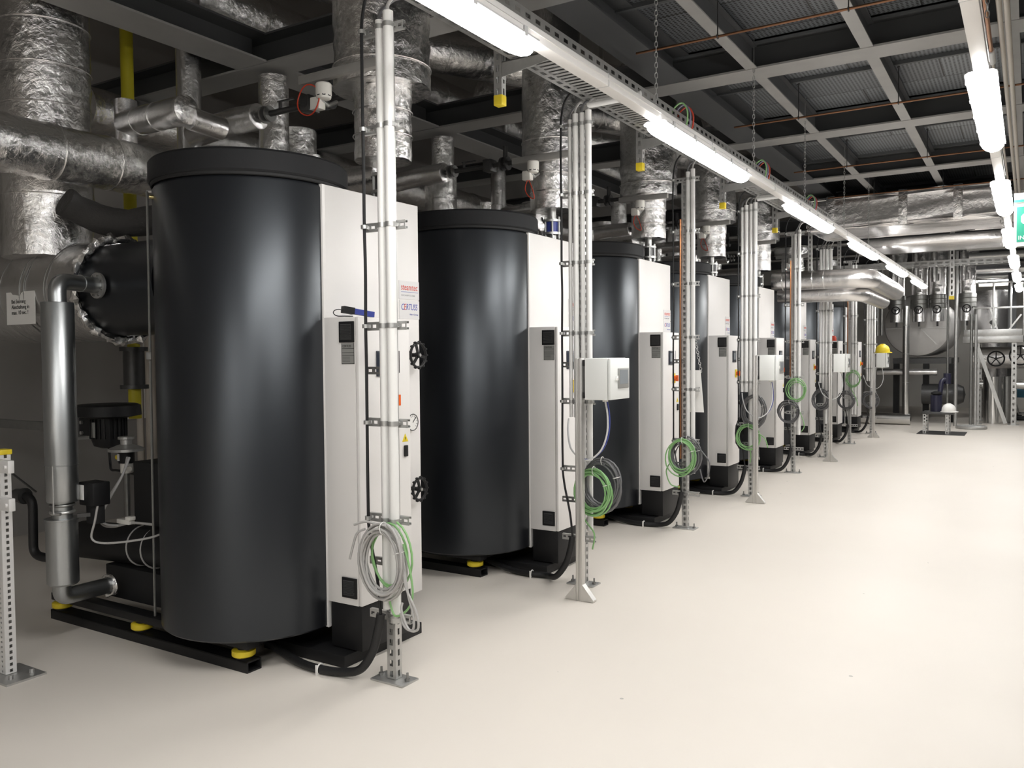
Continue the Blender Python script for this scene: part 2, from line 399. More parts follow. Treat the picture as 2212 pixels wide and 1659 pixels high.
# deck support ribs
m = MB()
for y in [0.9+1.05*i for i in range(16)]: m.box(-2.46, 4, y-.015, y+.015, ZC-.03, ZC)
struct(m.build('trim_2', DECKS))
def sprinkler(y, label):
    r = thing('copper_sprinkler_pipe', (-1, y, 3.5), label, 'copper pipe', 'thin copper pipes under the ceiling'); B = Rel(r)
    B(MB().cyl((-2.2, y, 3.5), (1.5, y, 3.5), .008, 10), 'pipe', COPPERD)
    for x in (-1.66, -.9): B(MB().cyl((x, y, 3.5), (x, y, ZC-.03), .004, 6).torus((x, y, 3.5), (1, 0, 0), .013, .004, 12, 6).box(x-.01, x+.01, y-.01, y+.01, ZC-.04, ZC-.031), 'pipe_hanger', DARKST)
for i, y in enumerate((5.12, 7.24, 9.4, 11.2)): sprinkler(y, f'{ORD[i]} thin copper pipe from the front, hung under the ceiling across the hall')
for x, z, rr, mt, lb in ((-.165, 3.42, .014, PIPEBEIGE, 'beige painted pipe at the top right, left of the pair'), (-.128, 3.42, .016, PIPEBEIGE, 'beige painted pipe at the top right, right of the pair')):
    tag(MB().cyl((x, -1, z), (x, 13, z), rr, 12).build('ceiling_pipe', mt, loc=(x, 4, z)), lb, 'pipe', 'beige pipes along the aisle ceiling')
r = thing('copper_drop_pipe', (-.225, 5, 3.4), 'copper pipe with grey sleeve running beside the right light trunking', 'copper pipe'); B = Rel(r)
B(MB().cyl((-.225, 2, 3.4), (-.225, 6.0, 3.4), .012, 12), 'pipe', COPPER); B(MB().cyl((-.225, 6.0, 3.4), (-.225, 6.25, 3.4), .02, 12), 'sleeve', LGREY); B(MB().cyl((-.225, 6.25, 3.4), (-.225, 14, 3.4), .009, 10), 'thin_pipe', PIPEBEIGE)

# ------------------------------------------------------------ cable tray with hangers
r = thing('cable_tray', (-2.28, 5, 3.23), 'long perforated galvanised cable tray running above the conduit posts', 'cable tray'); B = Rel(r)
m = MB()
for i in range(203):
    y = .6+.052*i
    m.box(-2.445, -2.245, y, y+.028, 3.219, 3.221)
for x in (-2.48, -2.205): m.strip((x, .6, 3.22), (0, 1, 0), (1, 0, 0), (0, 0, 1), 10.6, .075, .002, .1, .06, .35)
B(m, 'base', GALV)
for x in (-2.518, -2.167): B(MB().strip((x, .6, 3.253), (0, 1, 0), (0, 0, 1), (1, 0, 0), 10.6, .065, .002, .1, .05, .35), 'side_rail', GALV)
def long_cable(x, z, mt, rr, name, label, w=.02):
    P = [(x+R.uniform(-w, w), .7+.6*i, z) for i in range(18)]
    tag(MB().tube(smooth_path(P, 4), rr, 7).build(name, mt, loc=(x, 5, z)), label, 'cable')
long_cable(-2.21, 3.238, DGREYC, .009, 'tray_cable', 'dark grey cable lying along the right side of the cable tray')
long_cable(-2.30, 3.24, GREYC, .008, 'tray_cable', 'light grey cable lying along the middle of the cable tray')
for i, y in enumerate((5.75, 7.85, 9.9)):
    for j, (mt, cn) in enumerate(((GREEN, 'green'), (VIOLET, 'violet'), (RED, 'red'))):
        yy = y+.06*j; P = [(-2.2, yy-.03, 3.24), (-2.17, yy, 3.31), (-2.13, yy+.03, 3.335), (-2.10, yy+.05, 3.28), (-2.12, yy+.08, 3.19), (-2.18, yy+.1, 3.18)]
        tag(MB().tube(smooth_path(P, 5), .006, 7).build('cable_loop', mt, loc=(-2.05, yy, 3.25)), f'{cn} cable looping over the tray edge, {ORD[i]} group of loops from the front', 'cable', 'coloured cable loops on the tray edge')
for i, y in enumerate((4.07, 6.10, 8.16, 10.15, 12.03, 14.1)):
    zb = 3.02 if i < 4 else 2.66
    r = thing('tray_hanger', (-2.6, y, zb), f'{ORD[i]} slotted strut hanger from the front with yellow end cap, carrying the cable tray', 'tray hanger', 'slotted tray hangers with yellow caps'); B = Rel(r)
    B(MB().strut((-2.6, y, zb), (0, 0, 1), (0, -1, 0), 3.6-zb, .05, .045, .06, .034, True), 'strut', GALV)
    B(MB().bbox(-2.628, -2.572, y-.003, y+.049, zb-.045, zb+.014, .004), 'end_cap', YELLOW)
    if i < 4: B(MB().prism([(-2.575, 3.13), (-2.575, 3.215), (-2.15, 3.215), (-2.15, 3.185)], 'Y', y+.002, y+.007).box(-2.575, -2.15, y+.002, y+.045, 3.211, 3.216).box(-2.578, -2.572, y+.002, y+.045, 3.12, 3.216), 'bracket_arm', GALV)
r = thing('exit_sign', (.1, 8.0, 2.75), 'hanging green and white exit sign cut off by the right edge', 'sign'); B = Rel(r)
B(MB().bbox(-.125, .35, 7.99, 8.06, 2.75, 2.83, .006).cyl((.1, 8.02, 2.83), (.1, 8.02, ZC), .006, 8), 'casing', LGREY)
B(MB().box(-.125, .35, 8.015, 8.03, 2.40, 2.75), 'panel', PAPER); B(MB().box(-.105, .33, 8.012, 8.0149, 2.435, 2.72), 'green_field', GREENS)
B(MB().box(-.125, .35, 7.985, 7.989, 2.755, 2.775), 'green_stripe', GREENS)
B(MB().prism([(-.075, 2.64), (-.06, 2.66), (-.01, 2.66), (-.01, 2.58), (-.06, 2.58), (-.075, 2.6)], 'Y', 8.009, 8.0118), 'arrow', PAPER)
B(text('INO', .045, (-.095, 8.0118, 2.455), None, '-Y'), 'lettering', PAPER)

# ============================================================ STEAM BOILERS
BX, BY0 = -3.54, 3.09
BOFF = [0, 2.045, 4.03, 5.965, 8.0, 9.975, 12.15, 14.1]
def boiler():
    root = thing('steam_boiler', (BX, BY0, 0), None, 'boiler'); B = Rel(root)
    cx, cy = BX, BY0
    # cylindrical body, kept clear of the front panel by a recess
    B(MB().lathe([(0, .16), (.478, .16), (.488, .17), (.488, 2.40), (.47, 2.43), (0, 2.435)], (cx, cy, 0), seg=72), 'body', BLACKB)
    B(MB().lathe([(0, 2.435), (.50, 2.435), (.507, 2.445), (.507, 2.535), (.497, 2.547), (.47, 2.55), (.40, 2.545), (0, 2.545)], (cx, cy, 0), seg=72), 'top_rim', RIMB)
    B(MB().lathe([(.489, 2.418), (.496, 2.422), (.496, 2.436), (.489, 2.436)], (cx, cy, 0), seg=72), 'rim_seal', BLACKM)
    B(MB().cyl((cx-.205, cy-.43, 2.355), (cx-.218, cy-.458, 2.355), .011, 12), 'sight_bolt', BRASS)
    # separator casing behind the white front
    B(MB().bbox(-3.5, -3.08, 3.60, 3.88, .17, 2.40, .006), 'side_casing', BLACKB)
    B(MB().box(-3.16, -3.07, 3.085, 3.107, .17, 2.39), 'recess_strip', BLACKM)
    B(MB().bbox(-3.085, -3.046, 3.107, 3.89, .16, 2.42, .004), 'front_panel', WHITE)
    B(MB().box(-3.0455, -3.043, 3.108, 3.128, .16, 2.418), 'edge_trim', WHITE)
    # control cabinet
    cab = B(MB().bbox(-3.046, -2.838, 3.109, 3.508, .297, 1.745, .004), 'control_cabinet', WHITE)
    door = B(MB().bbox(-2.834, -2.814, 3.109, 3.508, .299, 1.743, .004), 'cabinet_door', WHITE)
    def grille(parent, x0, x1, z0, z1):
        g = B(MB().bbox(x0, x1, 3.1005, 3.109, z0, z1, .003), 'vent_grille', BLACK, parent)
        m = MB(); n = 10
        for i in range(n):
            z = z0+.014+(z1-z0-.028)*(i+.5)/n
            m.obox(((x0+x1)/2, 3.099, z), (1, 0, 0), (0, .8, .6), (0, -.6, .8), (x1-x0)/2-.014, .003, .0035)
        B(m, 'slats', mat('dark_grey_slat', (.045, .045, .047, 1), .5), g)
    grille(cab, -2.937, -2.838, 1.617, 1.722); grille(cab, -2.942, -2.843, .334, .437)
    pl = B(MB().box(-2.923, -2.841, 3.1065, 3.1088, 1.512, 1.613), 'name_plate', PLATEG, cab)
    B(text('CERTUSS', .0165, (-2.918, 3.106, 1.594), None, '-Y', 0, .0003, .88), 'plate_lettering', BLACKI, pl)
    m = MB()
    for z in (1.588, 1.567, 1.553): m.box(-2.921, -2.843, 3.1058, 3.1064, z-.0008, z+.0008)
    for z in (1.544, 1.537, 1.530, 1.523): m.box(-2.918, -2.868, 3.1058, 3.1064, z-.0006, z+.0006)
    m.box(-2.924, -2.9215, 3.1058, 3.1064, 1.511, 1.614).box(-2.8425, -2.840, 3.1058, 3.1064, 1.511, 1.614).box(-2.924, -2.84, 3.1058, 3.1064, 1.511, 1.5135)
    B(m, 'plate_lines', BLACKI, pl)
    d = B(MB().bbox(-2.814, -2.806, 3.237, 3.365, 1.445, 1.575, .003), 'control_display', SCRD, door)
    B(MB().box(-2.806, -2.8045, 3.262, 3.34, 1.475, 1.553), 'screen', SCREEN, d)
    sw = B(MB().bbox(-2.814, -2.804, 3.335, 3.395, 1.275, 1.365, .003), 'main_switch', YELLOW, door)
    B(MB().cyl((-2.804, 3.365, 1.32), (-2.785, 3.365, 1.32), .024, 16).box(-2.79, -2.768, 3.355, 3.375, 1.292, 1.348), 'switch_handle', ORANGE, sw)
    B(MB().bbox(-2.814, -2.803, 3.448, 3.476, 1.015, 1.075, .004), 'door_latch', BLACK, door)
    w = B(MB().prism([(3.437, 1.094), (3.487, 1.094), (3.462, 1.137)], 'X', -2.8138, -2.8128), 'warning_label', YELLOW, door)
    B(MB().prism([(3.463, 1.122), (3.457, 1.113), (3.461, 1.113), (3.459, 1.101), (3.467, 1.114), (3.463, 1.114)], 'X', -2.8126, -2.8122), 'lightning_mark', BLACKI, w)
    B(MB().box(-2.8136, -2.812, 3.418, 3.422, 1.46, 1.575), 'door_slot', BLACKI, door)
    B(MB().bbox(-3.03, -2.822, 3.115, 3.505, .068, .297, .004), 'plinth', BLACK)
    B(MB().bbox(-3.45, -2.872, 3.04, 3.66, 0, .062, .004), 'base_tray', BLACK)
    # signs, stickers, gauge, handwheels on the front panel
    s1 = B(MB().box(-3.0458, -3.0435, 3.707, 3.889, 1.872, 1.977), 'sign_plate', SIGNW)
    B(text('steamtec', .052, (-3.0432, 3.724, 1.925), None, 'X', 0, .0004, .80), 'red_lettering', REDI, s1)
    B(MB().box(-3.0434, -3.0428, 3.725, 3.878, 1.913, 1.915), 'blue_rule', BLUEI, s1)
    B(text('FÜR DAMPFTECHNIK', .013, (-3.0432, 3.725, 1.89), None, 'X', 0, .0003, 1.02), 'grey_lettering', GREYI, s1)
    s2 = B(MB().box(-3.0458, -3.0435, 3.709, 3.889, 1.760, 1.866), 'sign_plate', SIGNW)
    B(text('C', .05, (-3.0432, 3.722, 1.812), None, 'X', .15, .0004, .86), 'blue_letter', BLUEI, s2)
    B(text('E', .05, (-3.0432, 3.747, 1.812), None, 'X', .15, .0004, .86), 'red_letter', REDI, s2)
    B(text('RTUSS', .05, (-3.0432, 3.768, 1.812), None, 'X', .15, .0004, .72), 'blue_lettering', BLUEI, s2)
    B(text('Made in Germany', .012, (-3.0432, 3.80, 1.783), None, 'X', .1, .0003, .9), 'small_lettering', BLUEI, s2)
    gz, gy = 1.165, 3.79
    g = B(MB().cyl((-3.046, gy, gz), (-3.022, gy, gz), .047, 28), 'pressure_gauge', PAPER)
    m = MB().torus((-3.021, gy, gz), (1, 0, 0), .047, .0025, 32, 6)
    B(m, 'gauge_rim', DARKST, g)
    m = MB().obox((-3.0205, gy+.012, gz+.014), (1, 0, 0), (0, .65, .76), (0, -.76, .65), .0006, .02, .0022)
    for i in range(11):
        t = -.7+i*.46; m.obox((-3.0212, gy+.036*math.cos(t), gz+.036*math.sin(t)), (1, 0, 0), (0, math.cos(t), math.sin(t)), (0, -math.sin(t), math.cos(t)), .0005, .005, .001)
    B(m, 'needle_and_scale', BLACKI, g)
    for z, rr in ((1.552, .075), (.779, .068)):
        hw = B(MB().cyl((-3.046, 3.80, z), (-3.00, 3.80, z), .012, 12).box(-3.046, -3.03, 3.75, 3.765, z-.06, z+.06), 'valve_stem', BLACK)
        m = MB(); n = 13
        m.torus((-2.985, 3.80, z), (1, 0, 0), rr-.006, .0075, 40, 8)
        for i in range(n):
            t = 2*PI*i/n; c = Vector((-2.985, 3.80+rr*math.cos(t), z+rr*math.sin(t)))
            m.lathe([(0, -.011), (.006, -.009), (.009, 0), (.006, .009), (0, .011)], c, (1, 0, 0), 8)
        for i in range(3):
            t = PI/2+.3+2*PI*i/3; m.bar((-2.985, 3.80, z), (-2.985, 3.80+(rr-.006)*math.cos(t), z+(rr-.006)*math.sin(t)), .016, .008, (1, 0, 0))
        m.cyl((-3.0, 3.80, z), (-2.975, 3.80, z), .016, 16)
        w = B(m, 'handwheel', BLACK, hw); B(MB().cyl((-2.975, 3.80, z), (-2.968, 3.80, z), .009, 8), 'hub_nut', GALV, hw)
    # skid
    for yy in (2.79, 3.42):
        B(MB().prism([(yy-.045, 0), (yy+.045, 0), (yy+.045, .055), (yy+.037, .055), (yy+.037, .008), (yy-.037, .008), (yy-.037, .055), (yy-.045, .055)], 'X', -4.95, -3.237).box(-4.95, -3.24, yy-.045, yy+.045, .047, .055), 'floor_rail', BLACK)
        B(MB().bbox(-4.95, -3.24, yy-.04, yy+.04, .112, .155, .003), 'frame_rail', BLACK)
        for x in (-3.312, -4.13, -4.90):
            p = B(MB().lathe([(0, .066), (.052, .066), (.058, .072), (.058, .096), (.052, .1), (0, .1)], (x, yy, 0), seg=24), 'damper_pad', YELLOW)
            B(MB().cyl((x, yy, .055), (x, yy, .067), .042, 20).cyl((x, yy, .1), (x, yy, .113), .03, 16), 'damper_bolt', BLACKM, p)
    B(MB().box(-4.95, -4.87, 2.83, 3.38, .112, .155).box(-3.34, -3.26, 2.83, 3.38, .112, .155), 'cross_member', BLACK)
    return root, B
broot, BB = boiler()
boilers = [broot]
for i, dy in enumerate(BOFF[1:]):
    c = copy_tree(broot); c.location = (BX, BY0+dy, 0); boilers.append(c)
BL = ['nearest black and white steam boiler, its whole cylinder visible at left',
      'second steam boiler in the row, behind the post carrying the first pale box',
      'third steam boiler in the row, its orange switch beside a two-conduit post',
      'fourth steam boiler in the row, beside the hanging white board',
      'fifth steam boiler in the row, partly behind the second pale box',
      'sixth steam boiler in the row, its top hidden by the silver duct elbow',
      'seventh steam boiler in the row, with a red alarm light on its cabinet',
      'eighth and farthest steam boiler, a narrow pale strip between two posts']
for b, l in zip(boilers, BL): tag(b, l, 'boiler', 'steam boilers standing in a row')
# alarm light on the seventh cabinet
y7 = BOFF[6]
tag(MB().cyl((-2.93, 3.3+y7, 1.7455), (-2.93, 3.3+y7, 1.77), .05, 16).lathe([(.045, 1.77), (.045, 1.81), (.03, 1.835), (0, 1.84)], (-2.93, 3.3+y7, 0), seg=16).build('alarm_beacon', RED, loc=(-2.93, 3.3+y7, 1.7455)), 'small red alarm beacon on top of the seventh boiler cabinet', 'beacon')

# ---- rear equipment of the nearest boiler
B = BB
ex = B(MB().lathe([(0, 0), (.276, 0), (.276, .68), (0, .68)], (-4.695, 3.09, 1.96), (1, 0, 0), 48), 'exhaust_drum', BLACKB)
fl = B(MB().cyl((-4.472, 2.80, 1.958), (-4.472, 2.785, 1.958), .073, 24), 'pipe_flange', GALV, ex)
m = MB()
for i in range(8):
    t = 2*PI*(i+.5)/8; m.cyl((-4.472+.057*math.cos(t), 2.79, 1.958+.057*math.sin(t)), (-4.472+.057*math.cos(t), 2.777, 1.958+.057*math.sin(t)), .007, 6)
B(m, 'flange_bolts', STEEL, ex)
vp = thing('exhaust_silencer_pipe', (-4.39, 2.5, .15), 'tall silver vertical pipe with an elbow at top, left of the nearest boiler', 'pipe'); V = Rel(vp)
V(MB().tube(elbow_path([(-4.36, 2.5, 1.80), (-4.37, 2.5, 1.96), (-4.472, 2.785, 1.958)], .14, 10), .044, 20), 'top_elbow', SILV)
V(MB().torus((-4.43, 2.665, 1.96), (-.32, .94, 0), .044, .004, 24, 6), 'weld_ring', SILV)
V(MB().lathe([(0, 1.845), (.078, 1.845), (.08, 1.842), (.08, .99), (.0815, .988), (.0815, .985), (.079, .983), (.079, .80), (.074, .79), (0, .79)], (-4.365, 2.5, 0), seg=40), 'upper_jacket', SILV)
V(MB().cyl((-4.37, 2.5, .80), (-4.37, 2.5, .70), .052, 28), 'joint_sleeve', SILV)
V(MB().torus((-4.37, 2.5, .772), (0, 0, 1), .056, .008, 28, 8), 'clamp_ring', STEEL); V(MB().torus((-4.37, 2.5, .735), (0, 0, 1), .056, .009, 28, 8).cyl((-4.35, 2.43, .735), (-4.30, 2.45, .735), .008, 8), 'clamp_ring', GALV)
V(MB().lathe([(0, .70), (.084, .70), (.084, .692), (.079, .69), (.079, .355), (.07, .345), (0, .345)], (-4.38, 2.5, 0), seg=40), 'lower_jacket', SILV)
V(MB().tube(elbow_path([(-4.39, 2.5, .36), (-4.40, 2.5, .27), (-4.43, 2.80, .262)], .1, 10), .045, 20), 'bottom_elbow', SILV)
V(MB().torus((-4.43, 2.79, .262), (-.1, 1, 0), .056, .012, 20, 6, .35, R), 'torn_foil_cuff', FOIL)
V(MB().cyl((-4.33, 2.43, .99), (-4.33, 2.43, .735), .0045, 8), 'sensor_rod', GALV)
# black solenoid, burner duct and box
sb = thing('black_actuator_box', (-4.3, 2.62, .62), 'small black actuator box beside the silver vertical pipe', 'actuator'); Z = Rel(sb)
Z(MB().bbox(-4.35, -4.22, 2.58, 2.68, .76, .885, .006), 'housing', BLACK); Z(MB().bbox(-4.32, -4.24, 2.60, 2.66, .66, .76, .004), 'lower_body', BLACKM); Z(MB().box(-4.352, -4.3501, 2.595, 2.63, .78, .86).bbox(-4.36, -4.30, 2.576, 2.5795, .79, .87, .001), 'label_plate', PAPER); Z(MB().bar((-4.32, 2.55, .71), (-4.28, 2.62, .71), .02, .02), 'mounting_arm', DARKST)
bd = B(MB().cyl((-4.93, 2.95, .44), (-3.95, 2.95, .49), .112, 32), 'burner_duct', BLACK)
for x in (-4.33, -4.20): B(MB().torus((x, 2.95, .47), (1, 0, .05), .114, .005, 36, 6), 'clamp_ring', GREYC, bd)
B(MB().bbox(-4.60, -3.98, 2.88, 3.30, .157, .345, .006), 'burner_box', BLACKM)
B(MB().bbox(-4.42, -3.98, 2.95, 3.3, .57, .95, .008), 'pump_block', BLACKM)
B(MB().cyl((-3.985, 2.78, 2.43), (-4.0, 2.78, .156), .007, 8), 'level_rod', STEEL)
B(MB().bbox(-4.005, -3.965, 2.765, 2.772, 1.54, 1.58, .002).cyl((-3.99, 2.78, 2.43), (-3.93, 2.84, 2.435), .008, 8), 'rod_clip', GALV)
mo = thing('fan_motor', (-5.2, 3.3, .9), 'black electric fan motor hung on a wall bracket behind the silver pipe', 'motor'); Z = Rel(mo)
Z(MB().lathe([(0, 1.245), (.18, 1.245), (.2, 1.235), (.205, 1.17), (.13, 1.155), (.12, 1.16), (0, 1.16)], (-5.2, 3.3, 0), seg=36), 'fan_cover', BLACK)
m = MB().lathe([(0, 1.16), (.105, 1.16), (.105, 1.01), (.09, .97), (.05, .955), (0, .955)], (-5.2, 3.3, 0), seg=32)
for i in range(24):
    t = 2*PI*i/24; m.obox((-5.2+.108*math.cos(t), 3.3+.108*math.sin(t), 1.085), (math.cos(t), math.sin(t), 0), (-math.sin(t), math.cos(t), 0), (0, 0, 1), .008, .003, .065)
Z(m, 'motor_body', BLACK); Z(MB().bbox(-5.21, -5.17, 3.185, 3.192, 1.03, 1.13, .001), 'type_plate', PLATEG)
Z(MB().bbox(-5.44, -5.31, 3.24, 3.34, 1.03, 1.15, .006), 'terminal_box', BLACK)
Z(MB().box(-5.5, -5.44, 3.22, 3.36, 1.0, 1.16), 'bracket_plate', GALV)
for z in (1.05, 1.12): Z(MB().cyl((-5.40, 3.24, z), (-5.40, 3.225, z), .012, 10), 'bracket_bolt', GALV)
Z(MB().tube(smooth_path([(-5.2, 3.3, .96), (-5.19, 3.3, .85), (-5.1, 3.25, .82), (-4.95, 3.2, .83), (-4.6, 3.1, .84), (-4.425, 3.05, .84)], 5), .008, 8), 'motor_cable', BLACKM)
Z(MB().box(-7.5, -5.5, 3.27, 3.31, 1.04, 1.1), 'support_arm', STEEL)
rg = thing('pressure_regulator', (-4.54, 3.0, .95), 'silver and black pressure regulator with pale tube, left of the nearest boiler', 'regulator'); Z = Rel(rg)
Z(MB().lathe([(0, 1.085), (.045, 1.085), (.045, 1.07), (.032, 1.066), (.032, 1.04), (.05, 1.035), (.1, 1.015), (.1, 1.0), (.05, .995), (0, .995)], (-4.54, 2.99, 0), seg=28), 'regulator_cap', GALV)
Z(MB().cyl((-4.54, 2.99, .995), (-4.54, 2.99, .93), .045, 24), 'black_band', BLACK); Z(MB().cyl((-4.54, 2.99, .93), (-4.54, 2.99, .87), .035, 20).cyl((-4.54, 2.99, .90), (-4.47, 2.96, .90), .015, 10), 'lower_body', CREAM)
Z(MB().box(-4.56, -4.54, 2.943, 2.946, .945, .985), 'white_label', PAPER); Z(MB().cyl((-4.57, 2.949, .965), (-4.57, 2.944, .965), .013, 12), 'round_sticker', YELLOW)
Z(MB().cyl((-4.54, 2.99, .87), (-4.54, 2.99, .582), .016, 10), 'standpipe', STEEL)
Z(MB().tube(smooth_path([(-4.47, 2.95, .97), (-4.44, 2.9, .88), (-4.5, 2.85, .75), (-4.54, 2.82, .65), (-4.49, 2.8, .60), (-4.38, 2.8, .60), (-4.25, 2.82, .63), (-4.1, 2.85, .63)], 6), .0075, 8), 'pale_tube', GREYC)
Z(MB().tube(smooth_path([(-4.45, 2.95, .97), (-4.42, 2.88, .87), (-4.47, 2.83, .74), (-4.50, 2.80, .65), (-4.45, 2.79, .61), (-4.34, 2.8, .61)], 6), .006, 8), 'pale_tube', LGREY)
Z(MB().tube(smooth_path([(-4.23, 2.62, .8), (-4.24, 2.6, .68), (-4.27, 2.6, .58), (-4.2, 2.65, .555), (-4.0, 2.75, .585), (-3.97, 2.85, .61)], 6), .006, 8), 'pale_tube', GREYC)
Z(MB().bbox(-4.36, -4.25, 2.80, 2.84, .62, .645, .004).bbox(-4.28, -4.24, 2.80, 2.84, .645, .665, .003), 'connector', CREAM)

# ============================================================ FOIL DUCTS AND PIPES
def foil_tube(path, r, seg=28, wob=.03, step=.05):
    P = [Vector(p) for p in path]; Q = [P[0]]
    for a, b in zip(P, P[1:]):
        n = max(1, int((b-a).length/step))
        for k in range(1, n+1): Q.append(a.lerp(b, k/n))
    m = MB(); rad = [r*(1+R.uniform(-wob, wob)) for _ in Q]
    m.tube(Q, r, seg, True, rad)
    for v in m.bm.verts:
        v.co += Vector((R.uniform(-1, 1), R.uniform(-1, 1), R.uniform(-1, 1)))*r*wob*.6
    return m
def band(p, n, r, mt=None): return MB().torus(p, n, r, .004, 32, 6, .2, R)
# exhaust duct of the nearest boiler: horizontal barrel, standing branch
fd = thing('foil_exhaust_duct', (-5.2, 3.09, 1.65), 'thick foil wrapped exhaust duct with tall vertical stack at the left edge', 'duct'); F = Rel(fd)
F(foil_tube([(-4.70, 3.09, 1.96), (-5.75, 3.09, 1.96), (-5.9, 3.09, 1.96)], .306, 40, .012, .08), 'barrel', FOIL2)
F(MB().torus((-4.69, 3.09, 1.96), (1, 0, 0), .308, .022, 90, 8, .5, R), 'frayed_collar', FOIL)
for x in (-5.0, -5.22, -5.27, -5.5): F(MB().torus((x, 3.09, 1.96), (1, 0, 0), .309, .003, 48, 6), 'wire_band', STEEL)
F(foil_tube([(-5.28, 2.98, 2.18), (-5.28, 2.98, 4.9)], .262, 40, .022, .07), 'stack', FOIL)
for z in (2.55, 2.87, 3.1, 3.34, 3.6): F(MB().torus((-5.28, 2.98, z), (0, 0, 1), .268, .0035, 48, 6, .2, R), 'wire_band', FOIL)
nt_ = F(MB().obox((-5.26, 2.785, 1.86), (1, 0, 0), (0, 1, 0), (0, 0, 1), .16, .0015, .1), 'paper_notice', PAPER)
F(text('Bei Störung\nAbschaltung in\nmax. 10 sec. !', .034, (-5.36, 2.782, 1.89), None, '-Y', 0, .0004, 1), 'notice_lettering', BLACKI, nt_)
hd = thing('foil_header_duct', (-4.85, 5, 2.74), 'foil wrapped duct running towards the back of the nearest boiler, bright at the left edge', 'duct'); F = Rel(hd)
F(foil_tube([(-4.82, .6, 2.74), (-4.82, 3.5, 2.74)], .16, 32, .03, .06), 'near_length', FOIL)
F(foil_tube([(-4.82, 3.5, 2.74), (-4.82, 4.12, 2.74)], .138, 24, .02, .2), 'far_length', FOIL)
for y in (1.9, 2.35, 2.75, 3.1): F(MB().torus((-4.82, y, 2.74), (0, 1, 0), .163, .0035, 32, 6, .2, R), 'wire_band', FOIL)
tag(foil_tube(smooth_path([(-4.89, 2.86, 2.48), (-4.87, 3.0, 2.42), (-4.78, 3.15, 2.38), (-4.6, 3.3, 2.41), (-4.4, 3.5, 2.46)], 4), .085, 16, .05, .05).build('dark_flexible_hose', mat('dull_flex_hose', (.045, .043, .042, 1), .75, bump=.6, bscale=25), loc=(-4.8, 3.1, 2.4)), 'dull dark flexible hose sagging below the bright foil duct', 'hose')
gp = thing('yellow_gas_pipe', (-5.65, 3.9, 2), 'yellow gas pipe dropping from the ceiling behind the foil elbow', 'pipe'); F = Rel(gp)
F(MB().cyl((-5.65, 3.8, ZU), (-5.65, 3.8, 1.1), .045, 18), 'pipe', YELPIPE); F(MB().cyl((-5.65, 3.8, 1.6), (-5.65, 3.8, 1.35), .075, 18).cyl((-5.65, 3.8, 1.63), (-5.65, 3.8, 1.60), .1, 18).cyl((-5.65, 3.8, 1.35), (-5.65, 3.8, 1.32), .1, 18), 'shutoff_valve', DARKST)
# T shaped foil pipe
tp = thing('foil_tee_pipe', (-4.93, 3.3, 2.9), 'foil covered pipe with round end cap above the nearest boiler', 'pipe'); F = Rel(tp)
F(foil_tube([(-4.93, 3.3, 2.9), (-4.93, 3.3, 3.19)], .068, 22, .02), 'upright', FOIL2); F(foil_tube([(-4.93, 3.3, 3.04), (-4.33, 3.3, 3.04)], .085, 26, .012, .08), 'run', FOIL2)
F(MB().lathe([(.087, -.02), (.088, 0), (.06, .02), (0, .025)], (-4.33, 3.3, 3.04), (1, 0, 0), 26), 'end_cap', FOIL)
for x in (-4.78, -4.6): F(MB().torus((x, 3.3, 3.04), (1, 0, 0), .086, .003, 28, 6), 'wire_band', FOIL)
F(foil_tube([(-4.35, 3.34, 3.0), (-4.33, 3.56, 2.98)], .07, 22, .012, .08), 'branch', FOIL2)

# per boiler: stand pipe, valve train, risers
DET = ['above the nearest boiler', 'above the second boiler', 'above the third boiler', 'above the fourth boiler', 'above the fifth boiler', 'above the sixth boiler', 'above the seventh boiler', 'above the eighth boiler']
def standpipe(k, dy):
    x, y = -3.25, BY0+.74+dy
    r = thing('foil_stand_pipe', (x, y, 2.43), f'thick stepped foil stand pipe {DET[k]} near the front', 'insulated pipe', 'stepped foil stand pipes'); F = Rel(r)
    zt = 4.40 if k < 5 else 3.2
    F(foil_tube([(x, y, 3.10), (x, y, zt)], .28 if k != 1 else .235, 36, .022, .06), 'upper_lagging', FOIL)
    F(foil_tube([(x, y, 2.69), (x, y, 3.10)], .17, 32, .03, .05), 'lower_lagging', FOIL)
    for z, rr in ((3.22, .286 if k != 1 else .24), (2.83, .174), (2.97, .174)): F(MB().torus((x, y, z), (0, 0, 1), rr, .0035, 36, 6, .2, R), 'wire_band', FOIL)
    v = F(MB().cyl((x, y, 2.402), (x, y, 2.69), .032, 16), 'outlet_pipe', GALV)
    m = MB()
    for z in (2.50, 2.60): m.cyl((x, y, z), (x, y, z+.018), .075, 20)
    for i in range(6):
        t = 2*PI*i/6; m.cyl((x+.062*math.cos(t), y+.062*math.sin(t), 2.47), (x+.062*math.cos(t), y+.062*math.sin(t), 2.64), .008, 8)
    F(m, 'bolted_flanges', GALV, v); F(MB().cyl((x, y, 2.52), (x, y, 2.6), .05, 16), 'expansion_bellows', BLUEP if k == 1 else DARKST, v)
